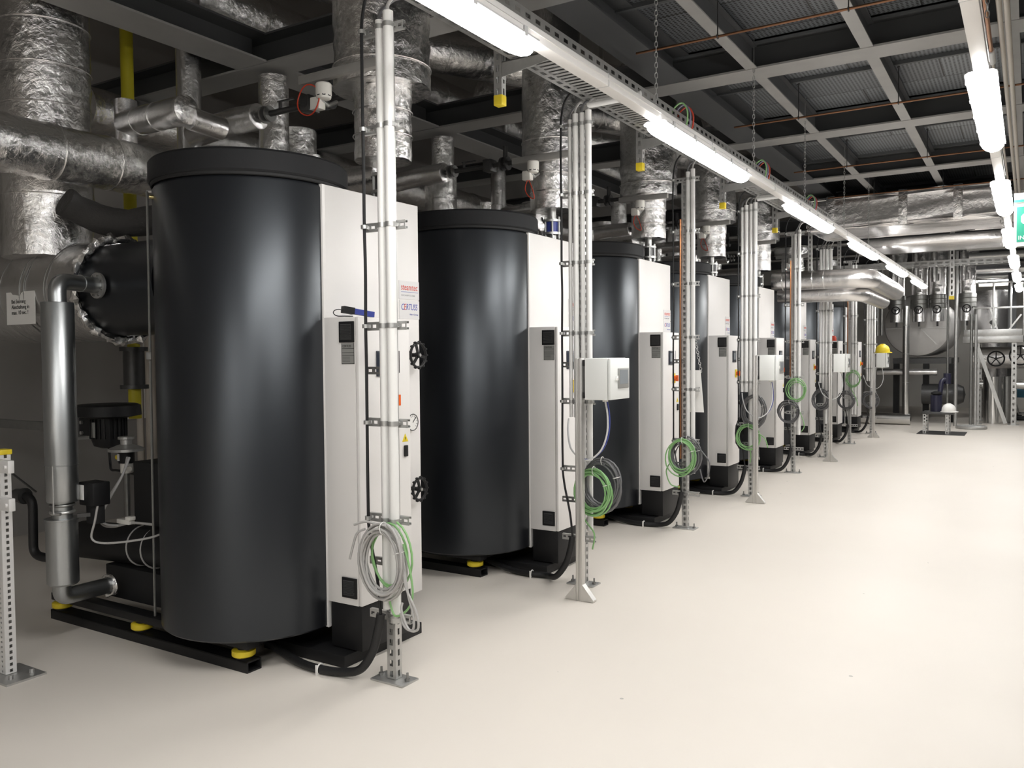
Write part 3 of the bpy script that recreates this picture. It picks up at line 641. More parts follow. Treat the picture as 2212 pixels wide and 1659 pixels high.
def valvetrain(k, dy):
    y = BY0+.74+dy; z = 3.12
    r = thing('valve_train', (-4.0, y, z), f'small steel valve line with foil end {DET[k]}', 'pipework', 'small valve lines over the boilers'); F = Rel(r)
    F(foil_tube([(-4.95, y, z-.03), (-4.6, y, z), (-4.30, y, z)], .084, 22, .025, .05), 'foil_branch', FOIL2)
    F(MB().lathe([(.076, 0), (.08, .015), (.05, .025), (.02, .02)], (-4.31, y, z), (1, 0, 0), 22), 'foil_end', FOIL)
    F(MB().cyl((-4.29, y, z), (-3.25-(.29 if k != 1 else .245), y, z), .02, 12), 'pipe', DARKST)
    F(MB().cyl((-4.25, y, z), (-4.235, y, z), .055, 20).cyl((-4.205, y, z), (-4.19, y, z), .05, 20), 'flange', STEEL)
    F(MB().cyl((-4.1, y, z), (-4.1, y, z+.06), .012, 8).box(-4.12, -3.98, y-.008, y+.008, z+.058, z+.066), 'ball_valve', DARKST)
    F(MB().bbox(-3.88, -3.80, y-.05, y+.05, z-.05, z+.05, .008).cyl((-3.84, y-.052, z), (-3.84, y+.052, z), .03, 12), 'check_valve', DARKST)
    F(MB().cyl((-3.72, y, z), (-3.70, y, z), .055, 20).cyl((-3.67, y, z), (-3.655, y, z), .055, 20).cyl((-3.685, y, z-.0), (-3.685, y, z+.14), .02, 12), 'control_valve', DARKST)
def actuator(k, dy):
    y = BY0+.41+dy; x = -3.40 if k == 0 else (-3.23 if k == 1 else -3.2)
    z = 3.03 if k == 0 else 2.965
    r = thing('white_valve_actuator', (x, y, z), f'small white round valve actuator with red cable {DET[k]}', 'actuator', 'white valve actuators'); F = Rel(r)
    F(MB().lathe([(0, .055), (.04, .055), (.045, .048), (.045, -.01), (.04, -.03), (.032, -.035), (0, -.035)], (x, y, z), seg=28), 'round_cap', CREAM)
    m = MB()
    for i in range(8):
        t = 2*PI*i/8; m.obox((x+.0405*math.cos(t), y+.0405*math.sin(t), z-.014), (math.cos(t), math.sin(t), 0), (-math.sin(t), math.cos(t), 0), (0, 0, 1), .003, .009, .006)
    F(m, 'cap_slots', BLACKM)
    F(MB().bbox(x-.085, x-.015, y-.025, y+.03, z-.085, z-.015, .006), 'white_housing', CREAM); F(MB().cyl((x-.03, y, z-.03), (x-.03, y+.06, z-.05), .018, 12).cyl((x-.03, y+.06, z-.05), (x-.03, y+.135, z-.01), .012, 10), 'stem', STEEL)
    if k == 0:
        P = [(x-.06+.085*math.cos(t)-.03, y-.03+.004*math.sin(3*t), z-.03+.085*math.sin(t)) for t in [PI*.35+i*PI*2/24 for i in range(46)]]
        F(MB().tube(P, .004, 6), 'red_cable', RED)
    else:
        P = [(x-.05, y, z-.08), (x-.06, y-.02, z-.15), (x-.03, y-.02, z-.21), (x+.02, y-.02, z-.23), (x, y-.02, z-.15), (x-.04, y, z-.08)]
        F(MB().tube(smooth_path(P, 5), .004, 6), 'red_cable', RED)
def railstrut(k, dy):
    y = BY0+.44+dy; z = 3.15 if k == 0 else 3.05
    x0, x1 = (-3.63, -2.98) if k == 0 else (-3.44, -2.94)
    tag(MB().bbox(x0, x1, y, y+.04, z-.025, z+.025, .003).build('pipe_support_rail', mat('pale_support_steel', (.40, .39, .37, 1), .5, .3, var=.2, vscale=12), loc=(x0, y, z)), f'pale horizontal support rail in front of the stand pipe {DET[k]}', 'support rail', 'support rails at the stand pipes')
for k, dy in enumerate(BOFF[:7]):
    standpipe(k, dy)
    if k < 6: valvetrain(k, dy); actuator(k, dy); railstrut(k, dy)
    if k > 5: continue
    y = BY0+dy
    def riser(x, yy, rr, z0, z1, mt, lab):
        r = thing('foil_riser_pipe', (x, yy, z0), lab, 'insulated pipe', 'foil riser pipes behind the boilers'); F = Rel(r)
        F(foil_tube([(x, yy, z0), (x, yy, z1)], rr, 24, .012, .12), 'lagging', mt)
        for i in range(5): F(MB().torus((x, yy, z0+.15+(z1-z0)*i/5), (0, 0, 1), rr*1.02, .003, 24, 6), 'wire_band', FOIL)
    riser(-5.05, y+.78, .085, 0, 5.1, FOIL2, f'slim shiny vertical pipe rising behind {DET[k][6:]}, left one')
    riser(-4.66, y+1.2, .105, 0, 3.56, FOIL, f'foil wrapped vertical pipe rising behind {DET[k][6:]}, front right one')
    riser(-5.3, y+2.03, .17, 0, 3.45, FOIL, f'thick foil vertical pipe rising behind {DET[k][6:]}, rear right one')
    # low foil branches seen above the rims
    if k < 5:
        yy = y+1.02; r = thing('foil_elbow_pipe', (-3.9, yy, 2.66), f'low horizontal foil pipe beside the top rim, {ORD[k]} from the front', 'insulated pipe', 'low foil pipes beside the rims'); F = Rel(r)
        F(foil_tube([(-4.62, yy-.02, 2.68), (-3.9, yy, 2.68), (-3.52, yy+.02, 2.69)], .095, 24, .015, .06), 'run', FOIL2)
        F(MB().lathe([(.093, 0), (.099, .012), (.055, .022), (.02, .018)], (-3.53, yy+.02, 2.69), (1, 0, 0), 24), 'foil_end', FOIL)
        F(foil_tube([(-4.0, yy-.1, 2.52), (-4.0, yy-.1, 2.86)], .05, 16, .03, .05), 'stub', FOIL)
def header(x, z, r, y0, y1, lab):
    t = thing('foil_header_duct', (x, (y0+y1)/2, z), lab, 'duct'); F = Rel(t)
    F(foil_tube([(x, y0, z), (x, y1, z)], r, 32, .02, .12), 'lagging', FOIL)
    y = y0+.3
    while y < y1: F(MB().torus((x, y, z), (0, 1, 0), r*1.015, .004, 32, 6, .2, R), 'wire_band', FOIL); y += .6
for k in range(5):
    ye = BY0+.74+BOFF[k]
    t = thing('foil_branch_duct', (-4.0, ye-1.3, 4.15), f'foil branch duct high over the beams, slanting to the stand pipe {DET[k]}', 'duct', 'foil branch ducts over the beams'); F = Rel(t)
    F(foil_tube([(-4.72, ye-2.72, 4.15), (-3.39, ye-.27, 4.15)], .175, 30, .025, .07), 'lagging', FOIL)
    for q in range(5): F(MB().torus((-4.72+1.33*(q+.5)/5, ye-2.72+2.45*(q+.5)/5, 4.15), (1.33, 2.45, 0), .179, .004, 32, 6, .2, R), 'wire_band', FOIL)
    F(MB().box(-4.0, -3.96, ye-1.5, ye-1.46, 4.3, ZU), 'hanger_strut', GALV)
header(-5.37, 4.28, .19, 3.27, 13, 'big foil header duct high over the beams, starting at the tall left stack')
header(-6.05, 3.42, .17, 3.7, 15, 'foil header duct under the ceiling behind the stand pipes')
# wall pipes left of nearest boiler
for i, (x, rr) in enumerate(((-6.5, .03), (-6.42, .045), (-6.33, .03))):
    tag(MB().cyl((x, 4.42+.05*i, 0), (x, 4.42+.05*i, 2.3), rr, 14).build('wall_riser_pipe', PIPEBEIGE, loc=(x, 4.42, 0)), f'{["left", "middle", "right"][i]} of three pale vertical pipes near the back wall', 'pipe', 'pale pipes near the back wall')
# front left half-height post and black bent pipe
pp = thing('perforated_short_post', (-4.25, 2.14, 0), 'short pale perforated post with yellow cap at the left edge', 'post'); F = Rel(pp)
PZ = mat('pale_zinc', (.74, .73, .72, 1), .45, .2)
F(MB().strip((-4.25, 2.115, .012), (0, 0, 1), (1, 0, 0), (0, 1, 0), 1.08, .06, .003, .024, .010, .22).strip((-4.22, 2.14, .012), (0, 0, 1), (0, 1, 0), (1, 0, 0), 1.08, .05, .003, .03, .016, .3).box(-4.28, -4.277, 2.116, 2.166, .012, 1.092).box(-4.28, -4.222, 2.164, 2.167, .012, 1.092), 'strut', PZ)
F(MB().bbox(-4.285, -4.214, 2.108, 2.172, 1.085, 1.11, .004), 'yellow_cap', YELLOW)
F(MB().box(-4.34, -4.09, 2.05, 2.24, 0, .01).cyl((-4.15, 2.1, .01), (-4.15, 2.1, .03), .012, 8).cyl((-4.15, 2.2, .01), (-4.15, 2.2, .03), .012, 8), 'foot_plate', GALV)
for z in (1.04, .86): F(MB().bbox(-4.62, -4.07, 2.075, 2.105, z-.03, z+.03, .003).cyl((-4.09, 2.075, z), (-4.09, 2.065, z), .01, 8), 'cross_rail', PZ)
bp = thing('black_bent_pipe', (-4.7, 2.6, .3), 'black bent pipe between the short post and the silver pipe', 'pipe'); F = Rel(bp)
F(MB().tube(elbow_path([(-4.85, 2.48, .79), (-4.655, 2.5, .79), (-4.665, 2.5, .47), (-4.56, 2.52, .455), (-4.45, 2.62, .455)], .07, 6), .024, 14), 'pipe', RUBBER); F(MB().cyl((-4.79, 2.486, .79), (-4.74, 2.49, .79), .038, 14).cyl((-4.73, 2.49, .79), (-4.715, 2.492, .79), .045, 14).bar((-4.82, 2.47, .92), (-4.62, 2.50, .82), .010, .006), 'union_valve', DARKST)

# ============================================================ CONDUIT POSTS
PY = [3.03, 4.98, 7.04, 8.97, 11.0, 12.85, 14.95, 17.0]
PX = -2.545
RZ = [3.06, 2.61, 2.155, 1.69, 1.235, .78, .315]
PN = ['the nearest boiler', 'the second boiler', 'the third boiler', 'the fourth boiler', 'the fifth boiler', 'the sixth boiler', 'the seventh boiler', 'the eighth boiler']
COND = {   # per post: (x offset, radius, z bottom, z top)
    0: [(-.016, .021, .36, 3.09), (.036, .024, .345, 3.12)],
    1: [(-.062, .013, 1.13, 3.10), (-.018, .019, 1.13, 3.13), (.030, .016, .50, 3.13), (.078, .020, .38, 3.14)],
    2: [(.008, .018, .52, 3.12), (.053, .019, .50, 3.14)],
    3: [(-.085, .017, 1.13, 3.10), (-.040, .022, 1.13, 3.12), (.008, .017, .5, 3.13), (.055, .022, .33, 3.14)],
    4: [(-.004, .016, .6, 3.05), (.046, .022, .5, 3.10)],
    5: [(-.07, .018, 1.1, 3.05), (-.03, .018, 1.0, 3.05), (.012, .018, .5, 3.05), (.068, .025, .4, 3.05)],
    6: [(.02, .018, .5, 3.0), (.065, .02, .5, 3.0)],
    7: [(-.07, .018, 1.0, 3.0), (-.03, .018, 1.0, 3.0), (.012, .018, .5, 3.0), (.06, .02, .4, 3.0)],
}
CW = {2: ['left', 'right'], 4: ['leftmost', 'second', 'third', 'rightmost']}
for k, y in enumerate(PY):
    sx = -.035 if k in (2, 4, 6) else (-.022 if k == 0 else 0)
    r = thing('conduit_post', (PX, y, 0), f'perforated galvanised strut post with cross rails carrying conduits in front of {PN[k]}', 'post', 'perforated conduit posts in front of the boilers'); F = Rel(r)
    px = PX+sx
    F(MB().strut((px, y+.005, .012), (0, 0, 1), (0, -1, 0), 3.06, .05, .046, .05, .03, True).obox((px, y+.052, 1.54), (1, 0, 0), (0, 1, 0), (0, 0, 1), .025, .0015, 1.525), 'strut', GALV)
    F(MB().bbox(px-.10, px+.10, y-.035, y+.085, 0, .010, .003), 'foot_plate', GALV)
    for s in (-1, 1): F(MB().cyl((px+s*.08, y+.025, .01), (px+s*.08, y+.025, .022), .014, 6).cyl((px+s*.08, y+.025, .022), (px+s*.08, y+.025, .05), .006, 8), 'anchor_bolt', STEEL)
    for j, z in enumerate(RZ):
        rail = F(MB().strut((-2.69, y-.002, z), (1, 0, 0), (0, -1, 0), .245, .038, .018, .032, .02), 'cross_rail', GALV)
        for (dx, rr, z0, z1) in COND[k]:
            if z0-.03 < z < z1:
                m = MB().torus((PX+dx, y-.002-rr-.001, z), (0, 0, 1), rr+.002, .003, 20, 6)
                m.box(PX+dx-rr-.004, PX+dx+rr+.004, y-.006, y-.002, z-.012, z+.012)
                m2 = MB().lathe([(rr+.0008, -.011), (rr+.0026, -.011), (rr+.0026, .011), (rr+.0008, .011)], (PX+dx, y-.0048-rr, z), seg=24).box(PX+dx+rr+.001, PX+dx+rr+.0045, y-.02, y-.004, z-.006, z+.006)
                F(m2, 'pipe_clamp', GALV, rail)
        if j < 6: F(MB().lathe([(.0125, -.009), (.0165, -.009), (.0165, .009), (.0125, .009), (.0125, -.009)], (-2.669, y-.0285, z), seg=16).box(-2.674, -2.664, y-.0125, y-.0035, z-.009, z+.009), 'cable_clip', GALV, rail)
    for z in (1.48, .57): F(MB().strut((-2.69, y+.001, z), (1, 0, 0), (0, -1, 0), .12, .034, .016, .032, .018), 'short_rail', STEEL)
    n = len(COND[k])
    for c, (dx, rr, z0, z1) in enumerate(COND[k]):
        m = MB().lathe([(rr*.82, z0), (rr, z0), (rr, z1), (rr*.82, z1), (rr*.82, z1-.05)], (PX+dx, y-.0048-rr, 0), seg=24)
        m.lathe([(rr*.82, z0+.05), (rr*.82, z0)], (PX+dx, y-.0048-rr, 0), seg=24)
        o = m.build('cable_conduit', CONDUIT, loc=(PX+dx, y-.004-rr, z0))
        tag(o, f'pale grey plastic conduit, {CW[n][c]} of {["", "", "two", "", "four"][n]} on the post in front of {PN[k]}', 'conduit', 'conduits on the posts')
    # black supply cable and the hose it leaves through
    hb = Vector((PX-.05, y-.035, .33))
    P = [hb, (hb.x-.02, y-.03, .48), (-2.655, y-.028, .66), (-2.669, y-.0285, .76), (-2.669, y-.0285, .8)]+[(-2.669+(0 if z in RZ else R.uniform(-.004, .004)), y-.0285, z) for z in (1.0, 1.235, 1.5, 1.69, 1.95, 2.155, 2.4, 2.61, 2.85)]+[(-2.669, y-.0285, 3.04), (-2.669, y-.0285, 3.075), (-2.664, y-.025, 3.14), (-2.645, y-.02, 3.22), (-2.60, y-.01, 3.28), (-2.545, y, 3.305), (-2.505, y+.01, 3.30), (-2.475, y+.02, 3.26), (-2.45, y+.06, 3.236)]
    tag(MB().tube(smooth_path(P, 4), .0075, 8).build('supply_cable', RUBBER, loc=hb), f'black cable running up the left side of the post in front of {PN[k]}', 'cable', 'black cables on the posts')
    by = BY0+BOFF[k]
    P = [(-3.42, by-.10, .09), (-3.27, by-.125, .055), (-3.09, by-.15, .027), (-2.95, by-.16, .0225), (-2.82, by-.14, .0235), (-2.71, y-.06, .05), (-2.64, y-.05, .14), (-2.605, y-.045, .25), hb]
    hose = tag(MB().tube(smooth_path(P, 8), .021, 14).build('cable_hose', RUBBER, loc=(-2.95, by-.16, 0)), f'thick black hose curving over the floor from {PN[k]} up to its post', 'hose', 'black hoses between boilers and posts')
    t = MB().torus((-2.93, by-.16, .024), (1, .15, 0), .026, .004, 16, 6).box(-2.935, -2.925, by-.188, by-.181, 0, .05)
    bmesh.ops.translate(t.bm, verts=t.bm.verts[:], vec=-Vector((-2.95, by-.16, 0))); t.build('white_tie', PAPER, hose)
    # wires leaving the conduits into the tray
    r = thing('wire_bundle', (PX, y, 3.1), f'thin wires bending from conduit tops into the tray, post at {PN[k]}', 'wires', 'wires at the conduit tops'); F = Rel(r)
    for (dx, rr, z0, z1), mt in zip(COND[k], (DGREYC, GREYC, DGREYC, GREYC)):
        P = [(PX+dx, y-.004-rr, z1-.04), (PX+dx, y-.004-rr, z1+.03), (PX+dx+.02, y+.01, z1+.08), (PX+dx+.05, y+.035, 3.198), (PX+dx+.11, y+.06, 3.206)]
        F(MB().tube(smooth_path(P, 5), min(.008, rr*.5), 8), 'wire', mt)
    if k in (1, 3, 5):
        for q, (zz, yy) in enumerate(((3.20, .03), (3.17, -.02))):
            tag(MB().cyl((-2.50+.03*q, y+yy, zz), (-2.13, y+yy+.02, zz+.01), .018, 18).build('cable_conduit', CONDUIT, loc=(-2.3, y, zz)), f'short horizontal conduit under the cable tray above the post at {PN[k]}, {["upper", "lower"][q]} one', 'conduit')
    if k in (2, 4, 6):
        zb = 1.24 if k != 2 else .62
        tag(MB().cyl((PX-.065, y-.014, zb), (PX-.065, y-.014, 2.72), .008, 12).build('copper_riser_pipe', COPPER, loc=(PX-.065, y, zb)), f'thin vertical copper pipe on the post in front of {PN[k]}', 'copper pipe', 'copper pipes on the posts')
# ---- cable coils hung on the posts
def coil(name, cx, cy, cz, rx, rz, turns, mt, rr, label, tails=(), spread=.03, seed=1, tie=True, grp='cable coils hung on the posts'):
    rd = random.Random(seed); P = []; ph = [rd.uniform(0, 6) for _ in range(4)]
    for i in range(turns*22):
        t = 2*PI*i/22; u = i/22
        a = 1+.10*math.sin(u*2.1+ph[0])+.05*math.sin(u*5.3+ph[1])
        ox = .012*math.sin(u*1.3+ph[2]); oz = .014*math.sin(u*1.9+ph[3])
        P.append((cx+ox+rx*a*math.cos(t+PI/2), cy-spread*(u/turns)+.004*math.sin(3*t+u), cz+oz+rz*a*math.sin(t+PI/2)))
    r = thing(name, (cx, cy, cz+rz), label, 'cable coil', grp); F = Rel(r)
    F(MB().tube(P, rr, 7), 'windings', mt)
    for tl in tails: F(MB().tube(smooth_path([(cx+a*rx, cy+b, cz+c*rz) for a, b, c in tl], 6), rr*.95, 7), 'loose_end', mt)
    if tie:
        m = MB()
        m.torus((cx+rx*.85, cy-spread/2, cz+rz*.35), (-.3, 0, 1), .026, .0025, 18, 5).torus((cx+.01, cy-spread/2, cz+rz), (1, 0, .1), .028, .0025, 18, 5)
        F(m, 'cable_ties', PAPER)
coil('cable_coil', -2.525, PY[0]-.075, .60, .118, .158, 9, GREYC, .0062, 'big grey cable coil on the nearest conduit post', [
    [(-.9, -.02, .9), (-1.25, -.03, .75), (-1.5, -.03, .3), (-1.65, -.03, -.05)], [(0, 0, 1), (-.8, -.02, 1.12), (-1.4, -.03, 1.0)],
    [(1, -.02, .1), (1.2, -.03, -.6), (1.7, -.03, -1.3), (1.75, -.03, -1.75), (1.3, -.03, -1.8), (.9, -.02, -1.35), (.8, 0, -1.15)],
    [(1.05, -.02, .0), (1.3, -.03, -.8), (1.55, -.03, -1.4), (1.5, -.03, -1.8), (1.1, -.03, -1.75), (.85, -.02, -1.4)]], .05, 3)
coil('cable_coil', -2.510, PY[0]-.058, .62, .112, .150, 2, GREEN, .0055, 'few green cable turns behind the big grey coil on the nearest post', [[(.9, -.03, .5), (1.2, -.03, -.2), (1.35, -.03, -1.0), (1.05, -.03, -1.5), (.4, -.03, -1.75), (.0, -.02, -1.2)]], .012, 5, False)
coil('cable_coil', -2.36, PY[1]-.06, .70, .13, .155, 7, DGREYC, .0065, 'dark grey cable coil behind the green coil on the second post', [], .03, 6)
coil('cable_coil', -2.40, PY[1]-.10, .66, .118, .135, 9, GREEN, .006, 'thick bright green cable coil on the second conduit post', [[(-.9, 0, -.4), (-.6, 0, -1.4), (-.1, .02, -2.1), (-.25, .03, -2.9)]], .045, 8)
coil('cable_coil', -2.535, PY[2]-.06, .655, .125, .150, 6, DGREYC, .006, 'dark grey coil behind the green coil on the third post', [[(.6, -.02, .8), (1.3, -.03, .2), (1.7, -.03, -.3), (1.6, -.03, -1.0), (1.3, -.03, -1.4), (1.0, -.02, -.7)]], .03, 11)
coil('cable_coil', -2.565, PY[2]-.10, .655, .115, .140, 6, GREEN, .006, 'light green cable coil on the third conduit post', [[(-.9, 0, -.4), (-1.25, 0, -1.0), (-.9, 0, -1.8), (-.2, .01, -1.95)]], .035, 12)
coil('cable_coil', -2.49, PY[3]-.06, .93, .115, .165, 8, DGREYC, .0065, 'dark grey cable coil on the fourth post, above the green coil', [], .04, 13)
coil('cable_coil', -2.545, PY[3]-.07, .65, .118, .125, 6, GREEN, .006, 'green cable coil low on the fourth post', [[(.8, -.02, .4), (1.5, -.03, .0), (1.8, -.03, -.8)], [(.1, 0, -1), (.2, 0, -1.6), (.1, .01, -2.2)]], .035, 14)
coil('cable_coil', -2.525, PY[4]-.06, 1.07, .112, .125, 5, GREEN, .006, 'green cable coil on the fifth post, above the grey coil', [[(-.5, 0, -.9), (-.2, 0, -1.6), (.5, 0, -2.4), (.9, 0, -3.6), (.6, 0, -4.2)]], .03, 15)
coil('cable_coil', -2.61, PY[4]-.07, .79, .122, .13, 9, DGREYC, .0065, 'dark grey cable coil low on the fifth post', [], .045, 16)
coil('cable_coil', -2.595, PY[5]-.07, .86, .108, .135, 8, DGREYC, .0065, 'dark grey cable coil on the sixth conduit post', [[(.5, 0, .8), (1.2, 0, .9), (1.5, 0, .2), (1.2, 0, -.5), (.8, 0, -.6)]], .045, 17)
coil('cable_coil', -2.61, PY[6]-.07, .74, .122, .135, 8, DGREYC, .0065, 'dark grey cable coil low on the seventh post', [], .045, 18)
coil('cable_coil', -2.51, PY[6]-.06, 1.10, .108, .125, 4, GREEN, .006, 'green cable coil on the seventh post, above the grey coil', [[(-.5, 0, -.9), (0, 0, -1.8), (.5, 0, -2.8), (.7, 0, -3.6)]], .03, 19)
coil('cable_coil', -2.54, PY[7]-.07, .64, .13, .14, 8, DGREYC, .0065, 'dark grey cable coil on the eighth and farthest post', [], .045, 20)
# ---- aluminium posts with pale control boxes
BXN = ['nearest', 'second', 'third', 'farthest']
for i, y in enumerate((4.66, 8.61, 12.41, 16.26)):
    r = thing('aluminium_profile_post', (-2.39, y, 0), f'aluminium profile post with triangular feet carrying the {BXN[i]} pale box', 'post', 'aluminium posts with triangular feet'); F = Rel(r)
    m = MB()
    for s in (-1, 1): m.bbox(-2.39+s*.0135-.009, -2.39+s*.0135+.009, y-.022, y+.022, 0, 1.525, .002)
    m.box(-2.39-.006, -2.39+.006, y-.016, y+.016, 0, 1.52)
    F(m, 'profile', ALU)
    for s in (-1, 1): F(MB().prism([(-2.39+s*.0225, .003), (-2.39+s*.098, .003), (-2.39+s*.098, .015), (-2.39+s*.0225, .105)], 'Y', y-.022, y+.022), 'gusset', ALU)
    cb = thing('pale_control_box', (-2.355, y, 1.27), f'{BXN[i]} pale enamel control box with grey display on its door, fixed to an aluminium post', 'control box', 'pale control boxes on aluminium posts'); F = Rel(cb)
    F(MB().bbox(-2.355, -2.20, y, y+.285, 1.265, 1.525, .006), 'housing', BOXW)
    d = F(MB().bbox(-2.196, -2.178, y, y+.285, 1.267, 1.523, .004), 'door', BOXW)
    ds = F(MB().bbox(-2.178, -2.172, y+.105, y+.265, 1.335, 1.46, .003), 'display', PLATEG, d); F(MB().box(-2.172, -2.1712, y+.125, y+.245, 1.362, 1.45), 'screen', SCREEN, ds)
    F(MB().bbox(-2.178, -2.170, y+.075, y+.10, 1.385, 1.415, .002).cyl((-2.170, y+.0875, 1.4), (-2.167, y+.0875, 1.4), .004, 8), 'lock', PAPER, d)
    F(MB().box(-2.367, -2.355, y+.005, y+.02, 1.275, 1.515), 'mounting_rail', DARKST)
    for z in (1.295, 1.495): F(MB().bbox(-2.367, -2.356, y-.004, y+.02, z-.018, z+.018, .002), 'bracket', BLACK)
    F(MB().cyl((-2.27, y+.12, 1.265), (-2.27, y+.12, 1.25), .018, 12), 'cable_gland', CREAM)
    P = [(-2.27, y+.12, 1.248), (-2.255, y+.12, 1.16), (-2.25, y+.10, 1.05), (-2.28, y+.08, .95), (-2.34, y+.06, .89), (-2.40, y+.06, .88), (-2.45, y+.08, .90), (-2.52, y+.12, .95), (-2.58, y+.2, 1.05), (-2.61, y+.27, 1.12)]
    tag(MB().tube(smooth_path(P, 6), .006, 8).build('box_cable', LGREY, loc=(-2.27, y+.12, 1.25)), f'pale thin cable hanging in a loop under the {BXN[i]} pale box', 'cable', 'cables under the pale boxes')
    if i < 2: tag(MB().tube(smooth_path([(p[0]+.008, p[1]+.012, p[2]+.004) for p in P[:7]], 6), .004, 6).build('box_cable', BLUEP, loc=(-2.26, y+.12, 1.25)), f'thin blue cable beside the pale loop under the {BXN[i]} pale box', 'cable')
# small things on the floor posts
def helmet(name, x, y, z, mt, label):
    r = thing(name, (x, y, z), label, 'helmet'); F = Rel(r)
    m = MB().lathe([(.118, 0), (.122, .03), (.115, .08), (.09, .125), (.05, .15), (0, .158)], (x, y, z), seg=28)
    for v in m.bm.verts: v.co.y = y+(v.co.y-y)*1.18
    F(m, 'shell', mt)
    F(MB().lathe([(.115, .0), (.15, .0), (.15, .012), (.118, .02)], (x+.01, y, z), seg=28), 'brim', mt)
    for s in (-.04, 0, .04): F(MB().tube([(x-.10*math.cos(t), y+s, z+.155*math.sin(t)+.004) for t in [PI*i/12 for i in range(13)]], .008, 6), 'ridge', mt)
helmet('safety_helmet', -2.27, 16.42, 1.527, YELLOW, 'yellow safety helmet lying on the farthest pale box')
mt_ = thing('hand_meter', (-2.93, 3.27, 1.746), 'dark blue hand torch with black cord on top of the nearest cabinet', 'torch'); F = Rel(mt_)
F(MB().obox((-2.92, 3.25, 1.772), (.35, 1, -.14), (1, -.35, 0), (0, .14, 1), .07, .016, .014), 'body', BLUEP); F(MB().obox((-2.945, 3.18, 1.782), (.35, 1, -.14), (1, -.35, 0), (0, .14, 1), .03, .018, .017), 'grip', BLACK)
F(MB().tube(smooth_path([(-2.95, 3.165, 1.775), (-2.965, 3.14, 1.785), (-2.98, 3.12, 1.78), (-2.985, 3.118, 1.765), (-2.97, 3.13, 1.752), (-2.95, 3.16, 1.752), (-2.93, 3.2, 1.752)], 5), .0025, 6), 'cord', BLACK)
nb = thing('hanging_notice_board', (-2.52, 7.12, 1.4), 'blank white notice board hanging on a chain behind the third post', 'notice board'); F = Rel(nb)
F(MB().prism([(-2.595, 1.40), (-2.46, 1.40), (-2.43, 1.03), (-2.595, 1.03)], 'Y', 7.117, 7.123), 'board', PAPER)
m = MB()
for i in range(14):
    t = i/13; m.torus((-2.455-.005*(1-t)-.045*(1-t), 7.10+.02*t, 1.70-.31*t), (1, 1 if i % 2 else -1, .2), .012, .0022, 10, 5)
F(m, 'chain', GALV)
bg = MB().lathe([(0, .50), (.05, .50), (.085, .56), (.095, .66), (.08, .76), (.05, .83), (.03, .86), (0, .87)], (-2.66, 9.1, 0), seg=22)
for v in bg.bm.verts: v.co += Vector((R.uniform(-.014, .014), R.uniform(-.014, .014), R.uniform(-.012, .012)))
bg.tube(smooth_path([(-2.66, 9.1, .86), (-2.67, 9.06, .95), (-2.68, 9.0, 1.02)], 4), .008, 6)
tag(bg.build('black_cloth_bag', BLACKM, loc=(-2.66, 9.1, .5)), 'black cloth bag hanging low behind the fourth post', 'bag')

# ============================================================ FAR END OF THE HALL
bx = thing('foil_box_duct', (-1.8, 12.0, 3.1), 'large foil clad rectangular duct crossing the hall under the ceiling', 'duct'); F = Rel(bx)
m = MB(); n = 40
for i in range(n):
    pass
m.bbox(-2.5, -.28, 11.35, 12.5, 3.12, 3.54, .05)
bmesh.ops.subdivide_edges(m.bm, edges=m.bm.edges[:], cuts=6, use_grid_fill=True)
for v in m.bm.verts: v.co += Vector((R.uniform(-1, 1), R.uniform(-1, 1), R.uniform(-1, 1)))*.012
F(m, 'cladding', FOIL2, ang=1.2)
for x in (-2.2, -1.35, -.75): F(MB().bbox(x-.05, x+.05, 11.325, 11.345, 3.12, 3.54, .004), 'foil_tape', FOIL)
F(MB().bbox(-2.2, -.3, 12.6, 13.6, 3.0, 3.12, .03), 'lower_cladding', FOIL2)
se = thing('silver_duct_elbow', (-2.6, 12.0, 2.43), 'smooth silver pipe duct with elbow crossing in front of the sixth boiler top', 'duct'); F = Rel(se)
F(MB().tube(elbow_path([(-3.1, 12.04, 2.55), (-1.84, 12.02, 2.54), (-1.84, 14.6, 2.50)], .28, 12), .13, 32), 'jacket', FOIL2)
for x in (-2.95, -2.55, -2.4): F(MB().torus((x, 12.02, 2.55), (1, 0, 0), .131, .004, 32, 6), 'jacket_seam', ALUJ)
F(MB().tube(elbow_path([(-3.1, 12.35, 2.37), (-2.0, 12.35, 2.36), (-2.0, 14.4, 2.34)], .25, 8), .11, 24), 'lower_pipe', FOIL2)
tr2 = thing('cross_cable_tray', (-1.2, 16.5, 3.05), 'galvanised perforated cable tray crossing the hall at the far end', 'cable tray'); F = Rel(tr2)
F(MB().strip((-3.4, 16.5, 3.05), (1, 0, 0), (0, 1, 0), (0, 0, 1), 3.1, .3, .003, .12, .09, .6), 'base', GALV)
for y in (16.36, 16.64): F(MB().strip((-3.4, y, 3.09), (1, 0, 0), (0, 0, 1), (0, 1, 0), 3.1, .09, .003, .12, .08, .35), 'side_rail', GALV)
F(MB().strut((-1.16, 16.3, 2.5), (0, 0, 1), (0, -1, 0), 1.1, .07, .04, .1, .06), 'hanger', GALV); F(MB().bbox(-1.2, -1.12, 16.26, 16.31, 2.44, 2.5, .003), 'yellow_cap', YELLOW)
